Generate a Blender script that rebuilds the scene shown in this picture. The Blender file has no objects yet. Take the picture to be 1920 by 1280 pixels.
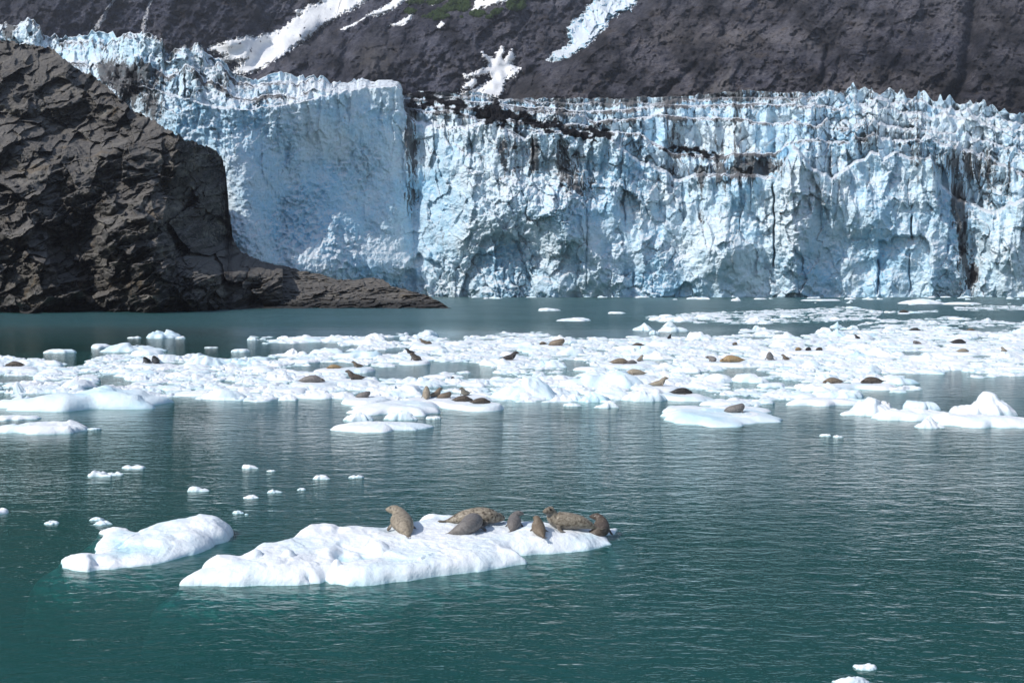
import bpy, math, random
import numpy as np
from mathutils import Vector, Matrix

random.seed(7)
C = bpy.context.scene.collection
scn = bpy.context.scene
R = math.radians

# ---------------------------------------------------------------- camera
F = 1900.0            # focal length in photo pixels (photo 1920 wide)
HOR = 532.0           # row of the horizon
CAMH = 5.6
cam_d = bpy.data.cameras.new('camera')
cam_d.sensor_width = 36.0
cam_d.lens = 36.0 * F / 1920.0
cam_d.clip_start = 0.5
cam_d.clip_end = 12000
cam = bpy.data.objects.new('camera', cam_d)
C.objects.link(cam)
PITCH = math.atan((640.0 - HOR) / F)
cam.location = (0, 0, CAMH)
cam.rotation_euler = (R(90) - PITCH, 0, 0)
scn.camera = cam

# ---------------------------------------------------------------- light
SUN_AZ = R(33)        # how far the sun stands on the camera's side of due left
SUN_EL = R(41)
sx, sy, sz = (-math.cos(SUN_EL) * math.cos(SUN_AZ), -math.cos(SUN_EL) * math.sin(SUN_AZ), math.sin(SUN_EL))
ld = bpy.data.lights.new('sun', 'SUN')
ld.energy = 4.2
ld.angle = R(0.5)
ld.color = (1.0, 0.96, 0.91)
lo = bpy.data.objects.new('sun', ld)
C.objects.link(lo)
lo.rotation_euler = Vector((-sx, -sy, -sz)).to_track_quat('-Z', 'Y').to_euler()
w = bpy.data.worlds.new('World')
scn.world = w
w.use_nodes = True
nt = w.node_tree
nt.nodes.clear()
sky = nt.nodes.new('ShaderNodeTexSky')
sky.sky_type = 'NISHITA'
sky.sun_disc = False
sky.sun_elevation = SUN_EL
sky.sun_rotation = math.atan2(sx, sy)
sky.altitude = 0
sky.air_density = 1.0
sky.dust_density = 0.6
sky.ozone_density = 1.0
bg = nt.nodes.new('ShaderNodeBackground')
bg.inputs['Strength'].default_value = 0.15
wo = nt.nodes.new('ShaderNodeOutputWorld')
nt.links.new(sky.outputs[0], bg.inputs[0])
nt.links.new(bg.outputs[0], wo.inputs[0])
scn.view_settings.view_transform = 'Standard'
scn.view_settings.look = 'None'
scn.view_settings.gamma = 1
scn.view_settings.exposure = 0.0
scn.cycles.max_bounces = 6
scn.cycles.diffuse_bounces = 3
scn.cycles.glossy_bounces = 2
scn.cycles.transmission_bounces = 2
scn.cycles.transparent_max_bounces = 8
scn.cycles.caustics_reflective = False
scn.cycles.caustics_refractive = False

# ---------------------------------------------------------------- from a picture row/column to a place in the world
def ray(x, y):
    cx = (np.asarray(x, float) - 960.0) / F
    cy = (640.0 - np.asarray(y, float)) / F
    c, s = math.cos(PITCH), math.sin(PITCH)
    return cx, c + cy * s, -s + cy * c

def at_depth(x, y, Y):
    dx, dy, dz = ray(x, y)
    return np.stack([dx / dy * Y, np.broadcast_to(Y, dx.shape) + 0 * dx, CAMH + dz / dy * Y], -1)

def ground(x, y, z=0.0):
    dx, dy, dz = ray(x, y)
    t = (z - CAMH) / dz
    return np.stack([dx * t, dy * t, z + 0 * t], -1)

def gp(x, y, z=0.0):
    return tuple(float(v) for v in ground(x, y, z))

# ---------------------------------------------------------------- noise
_rng = np.random.RandomState(11)
_perm = _rng.permutation(256)
_perm = np.concatenate([_perm, _perm, _perm])
_g = _rng.normal(size=(256, 3))
_g = (_g / np.linalg.norm(_g, axis=1)[:, None]).astype(np.float32)

def pn(x, y, z=0.0, seed=0):
    x, y, z = np.broadcast_arrays(np.asarray(x, np.float32), np.asarray(y, np.float32), np.asarray(z, np.float32))
    x = x + seed * 17.31; y = y + seed * 5.77; z = z + seed * 9.13
    xi = np.floor(x).astype(np.int32); yi = np.floor(y).astype(np.int32); zi = np.floor(z).astype(np.int32)
    xf = x - xi; yf = y - yi; zf = z - zi
    xi &= 255; yi &= 255; zi &= 255
    u = xf * xf * xf * (xf * (xf * 6 - 15) + 10); v = yf * yf * yf * (yf * (yf * 6 - 15) + 10); t = zf * zf * zf * (zf * (zf * 6 - 15) + 10)
    out = 0
    for i in (0, 1):
        a = _perm[(xi + i) & 255]
        wu = u if i else 1 - u
        for j in (0, 1):
            b = _perm[a + ((yi + j) & 255)]
            wv = v if j else 1 - v
            for k in (0, 1):
                g = _g[_perm[b + ((zi + k) & 255)]]
                wt = t if k else 1 - t
                out = out + wu * wv * wt * (g[..., 0] * (xf - i) + g[..., 1] * (yf - j) + g[..., 2] * (zf - k))
    return out * 1.6

def fbm(x, y, z=0.0, o=4, seed=0, gain=0.5):
    s = 0; a = 1.0; f = 1.0
    for i in range(o):
        s = s + a * pn(x * f, y * f, z * f, seed + i * 3)
        a *= gain; f *= 2.03
    return s

def ridged(x, y, z=0.0, o=4, seed=0, gain=0.5):
    s = 0; a = 1.0; f = 1.0; tot = 0
    for i in range(o):
        s = s + a * (1 - 2 * np.abs(pn(x * f, y * f, z * f, seed + i * 3)))
        tot += a
        a *= gain; f *= 2.07
    return s / tot

def facet(u, v, seed=0, tilt=1.0):
    """planes tilted at random, one per cell: broken faces of ice or rock"""
    u = np.asarray(u, np.float32); v = np.asarray(v, np.float32)
    ui = np.floor(u).astype(np.int32); vi = np.floor(v).astype(np.int32)
    rs = np.random.RandomState(seed + 100)
    T = rs.rand(256, 5).astype(np.float32)
    best = np.full(u.shape, 1e9, np.float32); best2 = best.copy(); val = np.zeros(u.shape, np.float32); rnd = val.copy()
    for i in (-1, 0, 1):
        for j in (-1, 0, 1):
            h = _perm[(_perm[(ui + i + seed) & 255] + ((vi + j) & 255))]
            px = ui + i + T[h, 0]; py = vi + j + T[h, 1]
            dx = u - px; dy = v - py
            d = dx * dx + dy * dy
            m = d < best
            best2 = np.where(m, best, np.minimum(best2, d))
            best = np.where(m, d, best)
            val = np.where(m, (T[h, 2] - 0.5) * 2 * dx * tilt + (T[h, 3] - 0.5) * 2 * dy * tilt + (T[h, 4] - 0.5), val)
            rnd = np.where(m, T[h, 4], rnd)
    return val, rnd, np.sqrt(best2) - np.sqrt(best)

def sst(a, b, x):
    t = np.clip((np.asarray(x, float) - a) / (b - a), 0, 1)
    return t * t * (3 - 2 * t)

def curve(pts):
    p = np.array(sorted(pts), float)
    return lambda x: np.interp(x, p[:, 0], p[:, 1])

def poly_sd(px, py, poly):
    """signed distance to a polygon, positive inside"""
    P = np.array(poly, float)
    Q = np.roll(P, -1, 0)
    d = np.full(px.shape, 1e18); ins = np.zeros(px.shape, bool)
    for (ax, ay), (bx, by) in zip(P, Q):
        ex, ey = bx - ax, by - ay
        L = ex * ex + ey * ey + 1e-12
        t = np.clip(((px - ax) * ex + (py - ay) * ey) / L, 0, 1)
        d = np.minimum(d, (px - ax - t * ex) ** 2 + (py - ay - t * ey) ** 2)
        c = ((ay > py) != (by > py))
        if ey != 0:
            ins ^= c & (px < ex * (py - ay) / ey + ax)
    d = np.sqrt(d)
    return np.where(ins, d, -d)

# ---------------------------------------------------------------- meshes
def raw_mesh(name, V, quads, attrs=None, smooth=True):
    me = bpy.data.meshes.new(name)
    V = np.ascontiguousarray(V.reshape(-1, 3), np.float32)
    quads = np.ascontiguousarray(quads.reshape(-1, quads.shape[-1]), np.int32)
    n, k = quads.shape
    me.vertices.add(len(V)); me.vertices.foreach_set('co', V.ravel())
    me.loops.add(n * k); me.loops.foreach_set('vertex_index', quads.ravel())
    me.polygons.add(n)
    me.polygons.foreach_set('loop_start', np.arange(0, n * k, k, dtype=np.int32))
    me.polygons.foreach_set('use_smooth', np.full(n, smooth))
    if attrs:
        for key, a in attrs.items():
            at = me.attributes.new(key, 'FLOAT', 'POINT')
            at.data.foreach_set('value', np.ascontiguousarray(a, np.float32).ravel())
    me.update(calc_edges=True)
    me.validate()
    return me

def behind(row, dy, z=None, dz=0.0):
    """the crest carried straight back, to close a mass of rock or ice behind"""
    b = row.copy()
    b[:, 0] *= (row[:, 1] + dy) / row[:, 1]
    b[:, 1] += dy
    if z is None: b[:, 2] += dz
    else: b[:, 2] = z
    return b

def grid_quads(ny, nx, flip=False):
    i = np.arange(ny * nx).reshape(ny, nx)
    q = np.stack([i[:-1, :-1], i[:-1, 1:], i[1:, 1:], i[1:, :-1]], -1).reshape(-1, 4)
    return q[:, ::-1] if flip else q

def link(name, me, mat=None, parent=None):
    o = bpy.data.objects.new(name, me)
    C.objects.link(o)
    if mat is not None and not me.materials:
        me.materials.append(mat)
    if parent is not None:
        o.parent = parent
    return o

def tag(o, label=None, cat=None, group=None, kind=None):
    if label: o['label'] = label
    if cat: o['category'] = cat
    if group: o['group'] = group
    if kind: o['kind'] = kind
    return o

# ---------------------------------------------------------------- material helpers
class M:
    def __init__(s, name):
        s.m = bpy.data.materials.new(name); s.m.use_nodes = True
        s.t = s.m.node_tree; s.t.nodes.clear()
        s.out = s.n('OutputMaterial')
    def n(s, kind, **kw):
        nd = s.t.nodes.new('ShaderNode' + kind)
        for k, v in kw.items(): setattr(nd, k, v)
        return nd
    def set(s, sock, v):
        if hasattr(v, 'links') or isinstance(v, bpy.types.NodeSocket): s.t.links.new(v, sock)
        else: sock.default_value = v
    def attr(s, name, out='Fac'):
        a = s.n('Attribute'); a.attribute_name = name; return a.outputs[out]
    def pos(s):
        return s.n('NewGeometry').outputs['Position']
    def normal_z(s):
        x = s.n('SeparateXYZ'); s.set(x.inputs[0], s.n('NewGeometry').outputs['Normal']); return x.outputs[2]
    def scale(s, vec, sc, rot=(0, 0, 0)):
        mp = s.n('Mapping'); s.set(mp.inputs[0], vec)
        mp.inputs['Scale'].default_value = sc; mp.inputs['Rotation'].default_value = rot
        return mp.outputs[0]
    def noise(s, vec, scale=1.0, detail=4.0, rough=0.55, dist=0.0):
        nn = s.n('TexNoise'); s.set(nn.inputs['Vector'], vec)
        nn.inputs['Scale'].default_value = scale; nn.inputs['Detail'].default_value = detail
        nn.inputs['Roughness'].default_value = rough; nn.inputs['Distortion'].default_value = dist
        return nn.outputs['Fac']
    def voro(s, vec, scale=1.0, feature='F1', out='Distance'):
        nn = s.n('TexVoronoi'); nn.feature = feature; s.set(nn.inputs['Vector'], vec)
        nn.inputs['Scale'].default_value = scale
        return nn.outputs[out]
    def rng(s, v, a, b, c=0.0, d=1.0, smooth=True):
        r = s.n('MapRange'); s.set(r.inputs['Value'], v)
        if smooth: r.interpolation_type = 'SMOOTHSTEP'
        for k, x in zip(('From Min', 'From Max', 'To Min', 'To Max'), (a, b, c, d)): s.set(r.inputs[k], x)
        return r.outputs['Result']
    def math(s, op, a, b=0.0, c=None, clamp=False):
        m = s.n('Math', operation=op); m.use_clamp = clamp
        s.set(m.inputs[0], a); s.set(m.inputs[1], b)
        if c is not None: s.set(m.inputs[2], c)
        return m.outputs[0]
    def mix(s, f, a, b, mode='MIX'):
        x = s.n('MixRGB', blend_type=mode)
        s.set(x.inputs[0], f)
        for k, v in ((1, a), (2, b)):
            s.set(x.inputs[k], v if not isinstance(v, tuple) else (*v, 1.0) if len(v) == 3 else v)
        return x.outputs[0]
    def bump(s, h, dist=1.0, strength=1.0, normal=None):
        b = s.n('Bump'); s.set(b.inputs['Height'], h)
        b.inputs['Distance'].default_value = dist; s.set(b.inputs['Strength'], strength)
        if normal is not None: s.set(b.inputs['Normal'], normal)
        return b.outputs[0]
    def bsdf(s, color, rough=0.6, normal=None, **kw):
        p = s.n('BsdfPrincipled')
        s.set(p.inputs['Base Color'], color if not isinstance(color, tuple) else (*color, 1.0))
        s.set(p.inputs['Roughness'], rough)
        if normal is not None: s.set(p.inputs['Normal'], normal)
        for k, v in kw.items(): s.set(p.inputs[k.replace('_', ' ')], v)
        s.t.links.new(p.outputs[0], s.out.inputs['Surface'])
        return p
# ================================================================ materials
def mat_glacier():
    s = M('glacier_ice'); P = s.pos()
    big = s.noise(P, 0.035, 4, 0.6)
    med = s.noise(P, 0.22, 5, 0.6)
    fin = s.noise(P, 1.3, 4, 0.65)
    blue = s.math('ADD', s.math('MULTIPLY', s.attr('blue'), 0.75), s.rng(big, 0.40, 0.66, 0.0, 0.55), clamp=True)
    c = s.mix(blue, (0.76, 0.89, 0.96), (0.40, 0.71, 0.92))
    crumb = s.rng(s.math('ADD', s.math('MULTIPLY', med, 0.6), s.math('MULTIPLY', fin, 0.5)), 0.50, 0.66)
    c = s.mix(s.math('MULTIPLY', crumb, 0.5), c, (0.84, 0.91, 0.96))
    up = s.rng(s.normal_z(), 0.35, 0.8)
    c = s.mix(s.math('MULTIPLY', up, 0.85), c, (0.82, 0.85, 0.88))
    # meltwater dirt: narrow streaks running down the face, grit on the ledges
    st = s.noise(s.scale(P, (0.55, 0.55, 0.035)), 1.0, 5, 0.62)
    st2 = s.noise(s.scale(P, (0.16, 0.16, 0.045)), 1.0, 6, 0.7)
    thr = s.rng(s.attr('dirt'), 0.0, 1.0, 0.74, 0.32, smooth=False)
    d1 = s.rng(st, thr, s.math('ADD', thr, 0.10))
    d2 = s.rng(st2, s.math('ADD', thr, 0.02), s.math('ADD', thr, 0.14))
    dd = s.math('MAXIMUM', d1, d2)
    gr = s.rng(s.noise(P, 0.9, 6, 0.75), s.rng(s.attr('grit'), 0, 1, 0.82, 0.42, smooth=False), s.rng(s.attr('grit'), 0, 1, 0.92, 0.60, smooth=False))
    dcol = s.mix(s.noise(P, 0.3, 3), (0.028, 0.028, 0.034), (0.12, 0.10, 0.085))
    c = s.mix(s.math('MULTIPLY', gr, 0.52), c, (0.17, 0.145, 0.13))
    c = s.mix(s.math('MULTIPLY', dd, 0.88), c, dcol)
    c = s.mix(s.attr('moraine'), c, s.mix(fin, (0.006, 0.006, 0.008), (0.026, 0.025, 0.026)))
    h = s.math('ADD', s.math('MULTIPLY', s.noise(P, 0.55, 6, 0.62), 1.6), s.math('MULTIPLY', s.noise(P, 2.4, 4, 0.6), 0.35))
    s.bsdf(c, 0.6, s.bump(h, 1.0, 0.9), Specular_IOR_Level=s.math('SUBTRACT', 0.3, s.math('MULTIPLY', s.math('MAXIMUM', s.attr('moraine'), dd), 0.28)))
    return s.m

def mat_snowfield():
    s = M('old_snow'); P = s.pos()
    n = s.noise(s.scale(P, (0.02, 0.02, 0.05)), 1.0, 6, 0.7)
    c = s.mix(s.rng(n, 0.45, 0.75), (0.88, 0.88, 0.88), (0.66, 0.65, 0.65))
    st = s.noise(s.scale(P, (0.14, 0.01, 0.01), (0, R(-38), 0)), 1.0, 4, 0.6)
    c = s.mix(s.math('MULTIPLY', s.rng(st, 0.6, 0.68), s.attr('dirt')), c, (0.12, 0.11, 0.12))
    s.bsdf(c, 0.7, s.bump(s.noise(P, 0.25, 5, 0.6), 1.5, 0.5), Specular_IOR_Level=0.2)
    return s.m

def mat_mountain():
    s = M('mountain_rock'); P = s.pos()
    n1 = s.noise(P, 0.012, 6, 0.65)
    n2 = s.noise(s.scale(P, (0.05, 0.05, 0.16), (0, R(35), 0)), 1.0, 6, 0.7)
    n3 = s.noise(P, 0.35, 5, 0.75)
    warm = s.attr('warm')
    c = s.mix(warm, (0.048, 0.052, 0.068), (0.078, 0.070, 0.068))
    c = s.mix(s.rng(n2, 0.42, 0.68), c, s.mix(warm, (0.105, 0.107, 0.124), (0.145, 0.130, 0.120)))
    c = s.mix(s.rng(n1, 0.50, 0.66, 0, 0.6), c, (0.034, 0.036, 0.050))
    big = s.noise(s.scale(P, (0.006, 0.006, 0.010), (0, R(30), 0)), 1.0, 5, 0.6)
    c = s.mix(s.rng(big, 0.50, 0.62, 0, 0.55), c, s.mix(warm, (0.120, 0.122, 0.140), (0.170, 0.148, 0.125)))
    c = s.mix(s.rng(n3, 0.51, 0.62, 0, 0.75), c, (0.155, 0.140, 0.130))
    c = s.mix(s.rng(n3, 0.47, 0.38, 0, 0.8), c, (0.022, 0.022, 0.03))
    rg = s.noise(s.scale(P, (0.07, 0.07, 0.022), (0, R(-32), 0)), 1.0, 7, 0.75)
    c = s.mix(s.rng(rg, 0.48, 0.40, 0, 0.75), c, (0.020, 0.020, 0.028))
    c = s.mix(s.rng(s.noise(P, 0.045, 5, 0.6), 0.56, 0.70, 0, 0.5), c, (0.115, 0.085, 0.055))
    c = s.mix(s.rng(s.attr('tone'), 0.5, 1.0, 0, 0.55), c, (0.135, 0.125, 0.120))
    c = s.mix(s.rng(s.attr('tone'), 0.45, 0.0, 0, 0.6), c, (0.026, 0.026, 0.036))
    k = s.rng(s.attr('patch'), 0, 1, 0.42, 1.75, smooth=False)
    kc = s.n('CombineXYZ'); s.set(kc.inputs[0], s.math('MULTIPLY', k, 0.97)); s.set(kc.inputs[1], k); s.set(kc.inputs[2], s.math('MULTIPLY', k, 1.13))
    c = s.mix(1.0, c, kc.outputs[0], 'MULTIPLY')
    c = s.mix(s.attr('pale'), c, (0.27, 0.25, 0.24))
    h = s.math('ADD', s.math('MULTIPLY', n2, 1.0), s.math('MULTIPLY', s.noise(P, 0.22, 7, 0.72), 0.9))
    s.bsdf(c, 0.9, s.bump(h, 8.0, 1.0), Specular_IOR_Level=0.08)
    return s.m

def mat_rock():
    s = M('headland_rock'); P = s.pos()
    n1 = s.noise(P, 0.07, 6, 0.65)
    strata = s.noise(s.scale(P, (0.18, 0.18, 0.75), (0, R(-16), 0)), 1.0, 7, 0.7)
    n3 = s.noise(P, 1.6, 6, 0.75)
    c = s.mix(s.rng(n1, 0.38, 0.62), (0.034, 0.034, 0.036), (0.098, 0.093, 0.085))
    c = s.mix(s.rng(strata, 0.50, 0.66), c, (0.175, 0.163, 0.145))
    c = s.mix(s.rng(strata, 0.45, 0.36, 0, 0.8), c, (0.018, 0.017, 0.018))
    c = s.mix(s.rng(s.attr('tone'), 0.5, 1.0, 0, 0.6), c, (0.150, 0.138, 0.122))
    c = s.mix(s.rng(s.attr('tone'), 0.45, 0.0, 0, 0.6), c, (0.024, 0.024, 0.026))
    k = s.rng(s.attr('patch'), 0, 1, 0.55, 1.75, smooth=False)
    kc = s.n('CombineXYZ'); s.set(kc.inputs[0], k); s.set(kc.inputs[1], k); s.set(kc.inputs[2], s.math('MULTIPLY', k, 0.96))
    c = s.mix(1.0, c, kc.outputs[0], 'MULTIPLY')
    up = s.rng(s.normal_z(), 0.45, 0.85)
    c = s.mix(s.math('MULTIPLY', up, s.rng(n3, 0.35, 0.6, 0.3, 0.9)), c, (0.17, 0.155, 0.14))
    c = s.mix(s.rng(n3, 0.58, 0.74, 0, 0.75), c, (0.26, 0.235, 0.20))
    c = s.mix(s.rng(s.noise(P, 0.11, 3, 0.5), 0.62, 0.72, 0, 0.35), c, (0.17, 0.115, 0.055))
    z = s.n('SeparateXYZ'); s.set(z.inputs[0], P)
    wet = s.rng(z.outputs[2], 0.9, 2.2, 1.0, 0.0)
    c = s.mix(s.math('MULTIPLY', wet, 0.7), c, (0.018, 0.019, 0.02))
    vor = s.voro(s.scale(P, (0.35, 0.35, 0.28)), 1.0, 'DISTANCE_TO_EDGE')
    crack = s.rng(vor, 0.0, 0.035, 0.0, 1.0)
    h = s.math('ADD', s.math('MULTIPLY', strata, 1.3), s.math('ADD', s.math('MULTIPLY', n3, 0.55), s.math('MULTIPLY', crack, 0.35)))
    s.bsdf(c, 0.85, s.bump(h, 0.6, 1.0), Specular_IOR_Level=0.12)
    return s.m

def mat_floe(name, tint=0.0, sss=0.0, grain=9.0, bs=0.35):
    s = M(name); P = s.pos()
    n = s.noise(P, 0.55, 5, 0.6)
    f = s.math('ADD', s.rng(n, 0.42, 0.68, 0, 0.55), tint, clamp=True)
    c = s.mix(f, (0.85, 0.865, 0.88), (0.58, 0.78, 0.86))
    c = s.mix(s.attr('pool'), c, (0.42, 0.74, 0.82))
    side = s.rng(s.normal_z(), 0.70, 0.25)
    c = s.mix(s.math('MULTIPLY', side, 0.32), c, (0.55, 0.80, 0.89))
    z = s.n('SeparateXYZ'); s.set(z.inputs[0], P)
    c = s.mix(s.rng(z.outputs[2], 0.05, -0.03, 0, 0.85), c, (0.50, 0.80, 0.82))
    gt = s.rng(s.noise(P, 1.6, 8, 0.85), 0.63, 0.76, 0, 0.45)
    c = s.mix(gt, c, (0.42, 0.38, 0.33))
    h = s.math('ADD', s.math('MULTIPLY', s.noise(P, grain * 0.25, 3, 0.5), 1.0), s.math('ADD', s.math('MULTIPLY', s.noise(P, grain * 1.1, 4, 0.7), 0.30), s.math('MULTIPLY', s.noise(P, grain * 4.5, 2, 0.6), 0.09)))
    kw = dict(Specular_IOR_Level=0.35)
    if sss: kw.update(Subsurface_Weight=sss, Subsurface_Scale=0.12)
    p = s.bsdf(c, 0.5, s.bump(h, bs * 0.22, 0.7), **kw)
    if sss: p.inputs['Subsurface Radius'].default_value = (0.3, 0.8, 1.0)
    return s.m

def mat_seal():
    s = M('seal_fur')
    tc = s.n('TexCoord').outputs['Object']
    oi = s.n('ObjectInfo')
    base = oi.outputs['Color']
    n = s.noise(tc, 3.0, 3, 0.6)
    sp = s.noise(s.scale(tc, (15, 15, 15)), 1.0, 3, 0.65)
    c = s.mix(s.rng(n, 0.35, 0.7, 0, 0.35), base, s.mix(1.0, base, (0.55, 0.50, 0.45), 'MULTIPLY'))
    mot = oi.outputs['Alpha']
    c = s.mix(s.math('MULTIPLY', mot, s.rng(sp, 0.52, 0.60, 0, 1.0)), c, s.mix(1.0, base, (0.26, 0.24, 0.23), 'MULTIPLY'))
    c = s.mix(s.math('MULTIPLY', mot, s.rng(sp, 0.44, 0.34, 0, 0.9)), c, s.mix(0.5, base, (0.55, 0.50, 0.42)))
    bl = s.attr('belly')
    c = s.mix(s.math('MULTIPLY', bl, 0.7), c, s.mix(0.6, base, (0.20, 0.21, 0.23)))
    c = s.mix(s.attr('dark'), c, s.mix(0.55, base, (0.025, 0.02, 0.02)))
    c = s.mix(s.attr('eye'), c, (0.008, 0.007, 0.007))
    rough = s.rng(s.attr('eye'), 0, 1, 0.55, 0.12)
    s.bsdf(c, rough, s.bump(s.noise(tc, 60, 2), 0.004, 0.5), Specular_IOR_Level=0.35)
    return s.m

def mat_green():
    s = M('alder_scrub'); P = s.pos()
    c = s.mix(s.noise(P, 0.18, 5, 0.7), (0.018, 0.045, 0.014), (0.07, 0.10, 0.03))
    s.bsdf(c, 0.8, s.bump(s.noise(P, 0.8, 5, 0.7), 2.0, 1.0), Specular_IOR_Level=0.15)
    return s.m

def mat_fall():
    s = M('falling_water'); P = s.pos()
    n = s.noise(s.scale(P, (1.2, 1.2, 0.1)), 1.0, 4, 0.7)
    p = s.bsdf((0.72, 0.72, 0.74), 0.6)
    s.set(p.inputs['Alpha'], s.rng(n, 0.36, 0.62, 0.05, 0.75))
    return s.m

def mat_water():
    s = M('fjord_water'); P = s.pos()
    sp = s.n('SeparateXYZ'); s.set(sp.inputs[0], P)
    Y = sp.outputs[1]
    # wind: slick water in places, ruffled in others
    wind = s.noise(s.scale(P, (0.022, 0.05, 0.0)), 1.0, 3, 0.55)
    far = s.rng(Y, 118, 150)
    w1 = s.noise(s.scale(P, (0.95, 1.9, 1.0)), 1.0, 3, 0.5, 0.4)
    w2 = s.noise(s.scale(P, (2.6, 5.0, 1.0), (0, 0, R(14))), 1.0, 3, 0.55, 0.3)
    w3 = s.noise(s.scale(P, (7.5, 13.0, 1.0), (0, 0, R(-10))), 1.0, 2, 0.5)
    h = s.math('ADD', s.math('MULTIPLY', w1, 0.044), s.math('ADD', s.math('MULTIPLY', w2, 0.023), s.math('MULTIPLY', w3, 0.0095)))
    amp = s.math('ADD', s.rng(wind, 0.38, 0.62, 0.55, 1.30), s.math('MULTIPLY', far, 2.6))
    fade = s.rng(Y, 30, 75, 1.0, 1.5)
    amp = s.math('MULTIPLY', amp, s.math('MAXIMUM', fade, far))
    h = s.math('MULTIPLY', h, amp)
    nrm = s.bump(h, 1.0, 1.0)
    tint = s.noise(s.scale(P, (0.03, 0.012, 0.0)), 1.0, 3, 0.5)
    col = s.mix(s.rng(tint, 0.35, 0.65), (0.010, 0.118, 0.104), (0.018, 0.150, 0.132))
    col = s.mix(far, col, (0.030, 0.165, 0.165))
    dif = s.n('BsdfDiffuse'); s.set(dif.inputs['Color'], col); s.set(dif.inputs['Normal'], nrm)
    tr = s.n('BsdfTransparent'); tr.inputs['Color'].default_value = (0.75, 0.93, 0.92, 1)
    m1 = s.n('MixShader'); m1.inputs[0].default_value = 0.52
    s.t.links.new(dif.outputs[0], m1.inputs[1]); s.t.links.new(tr.outputs[0], m1.inputs[2])
    gl = s.n('BsdfGlossy'); gl.inputs['Color'].default_value = (1, 1, 1, 1); gl.inputs['Roughness'].default_value = 0.06
    s.set(gl.inputs['Normal'], nrm)
    s.set(gl.inputs['Roughness'], s.rng(Y, 30, 150, 0.05, 0.20))
    fr = s.n('Fresnel'); fr.inputs['IOR'].default_value = 1.333; s.set(fr.inputs['Normal'], nrm)
    m2 = s.n('MixShader'); s.set(m2.inputs[0], fr.outputs[0])
    s.t.links.new(m1.outputs[0], m2.inputs[1]); s.t.links.new(gl.outputs[0], m2.inputs[2])
    s.t.links.new(m2.outputs[0], s.out.inputs['Surface'])
    va = s.n('VolumeAbsorption'); va.inputs['Color'].default_value = (0.10, 0.72, 0.69, 1); va.inputs['Density'].default_value = 2.0
    s.t.links.new(va.outputs[0], s.out.inputs['Volume'])
    return s.m

def mat_bed():
    s = M('silt_bed'); s.bsdf((0.02, 0.06, 0.055), 0.9); return s.m

MG = mat_glacier(); MS = mat_snowfield(); MM = mat_mountain(); MR = mat_rock()
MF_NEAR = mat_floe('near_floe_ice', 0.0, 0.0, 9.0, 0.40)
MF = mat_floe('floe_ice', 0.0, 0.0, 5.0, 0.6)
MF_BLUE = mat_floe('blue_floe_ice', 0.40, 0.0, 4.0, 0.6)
MSEAL = mat_seal(); MGREEN = mat_green(); MFALL = mat_fall(); MW = mat_water(); MBED = mat_bed()
# ================================================================ water
def build_water():
    xs = np.array([-6000, -1500, -300, 300, 1500, 6000], float)
    ys = np.array([-400, -20, 60, 300, 1000, 6000], float)
    X, Y = np.meshgrid(xs, ys)
    top = np.stack([X, Y, 0 * X], -1).reshape(-1, 3)
    n = len(top)
    bot = top.copy(); bot[:, 2] = -6.0
    q = grid_quads(len(ys), len(xs))
    qb = q[:, ::-1] + n
    i = np.arange(n).reshape(len(ys), len(xs))
    loop = np.concatenate([i[0, :-1], i[:-1, -1], i[-1, :0:-1], i[:0:-1, 0]])
    nx = np.roll(loop, -1)
    side = np.stack([loop, loop + n, nx + n, nx], -1)
    me = raw_mesh('water', np.concatenate([top, bot]), np.concatenate([q, qb, side]), smooth=False)
    tag(link('water', me, MW), 'teal green rippled fjord water around the ice', None, None, 'structure')
    b = raw_mesh('seabed', np.array([[-6500, -450, -6.5], [6500, -450, -6.5], [6500, 6500, -6.5], [-6500, 6500, -6.5]], float), np.array([[0, 1, 2, 3]]))
    tag(link('seabed', b, MBED), None, None, None, 'structure')
build_water()

def gaus(x, y, cx, cy, rx, ry):
    return np.exp(-((x - cx) / rx) ** 2 - ((y - cy) / ry) ** 2)

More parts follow.
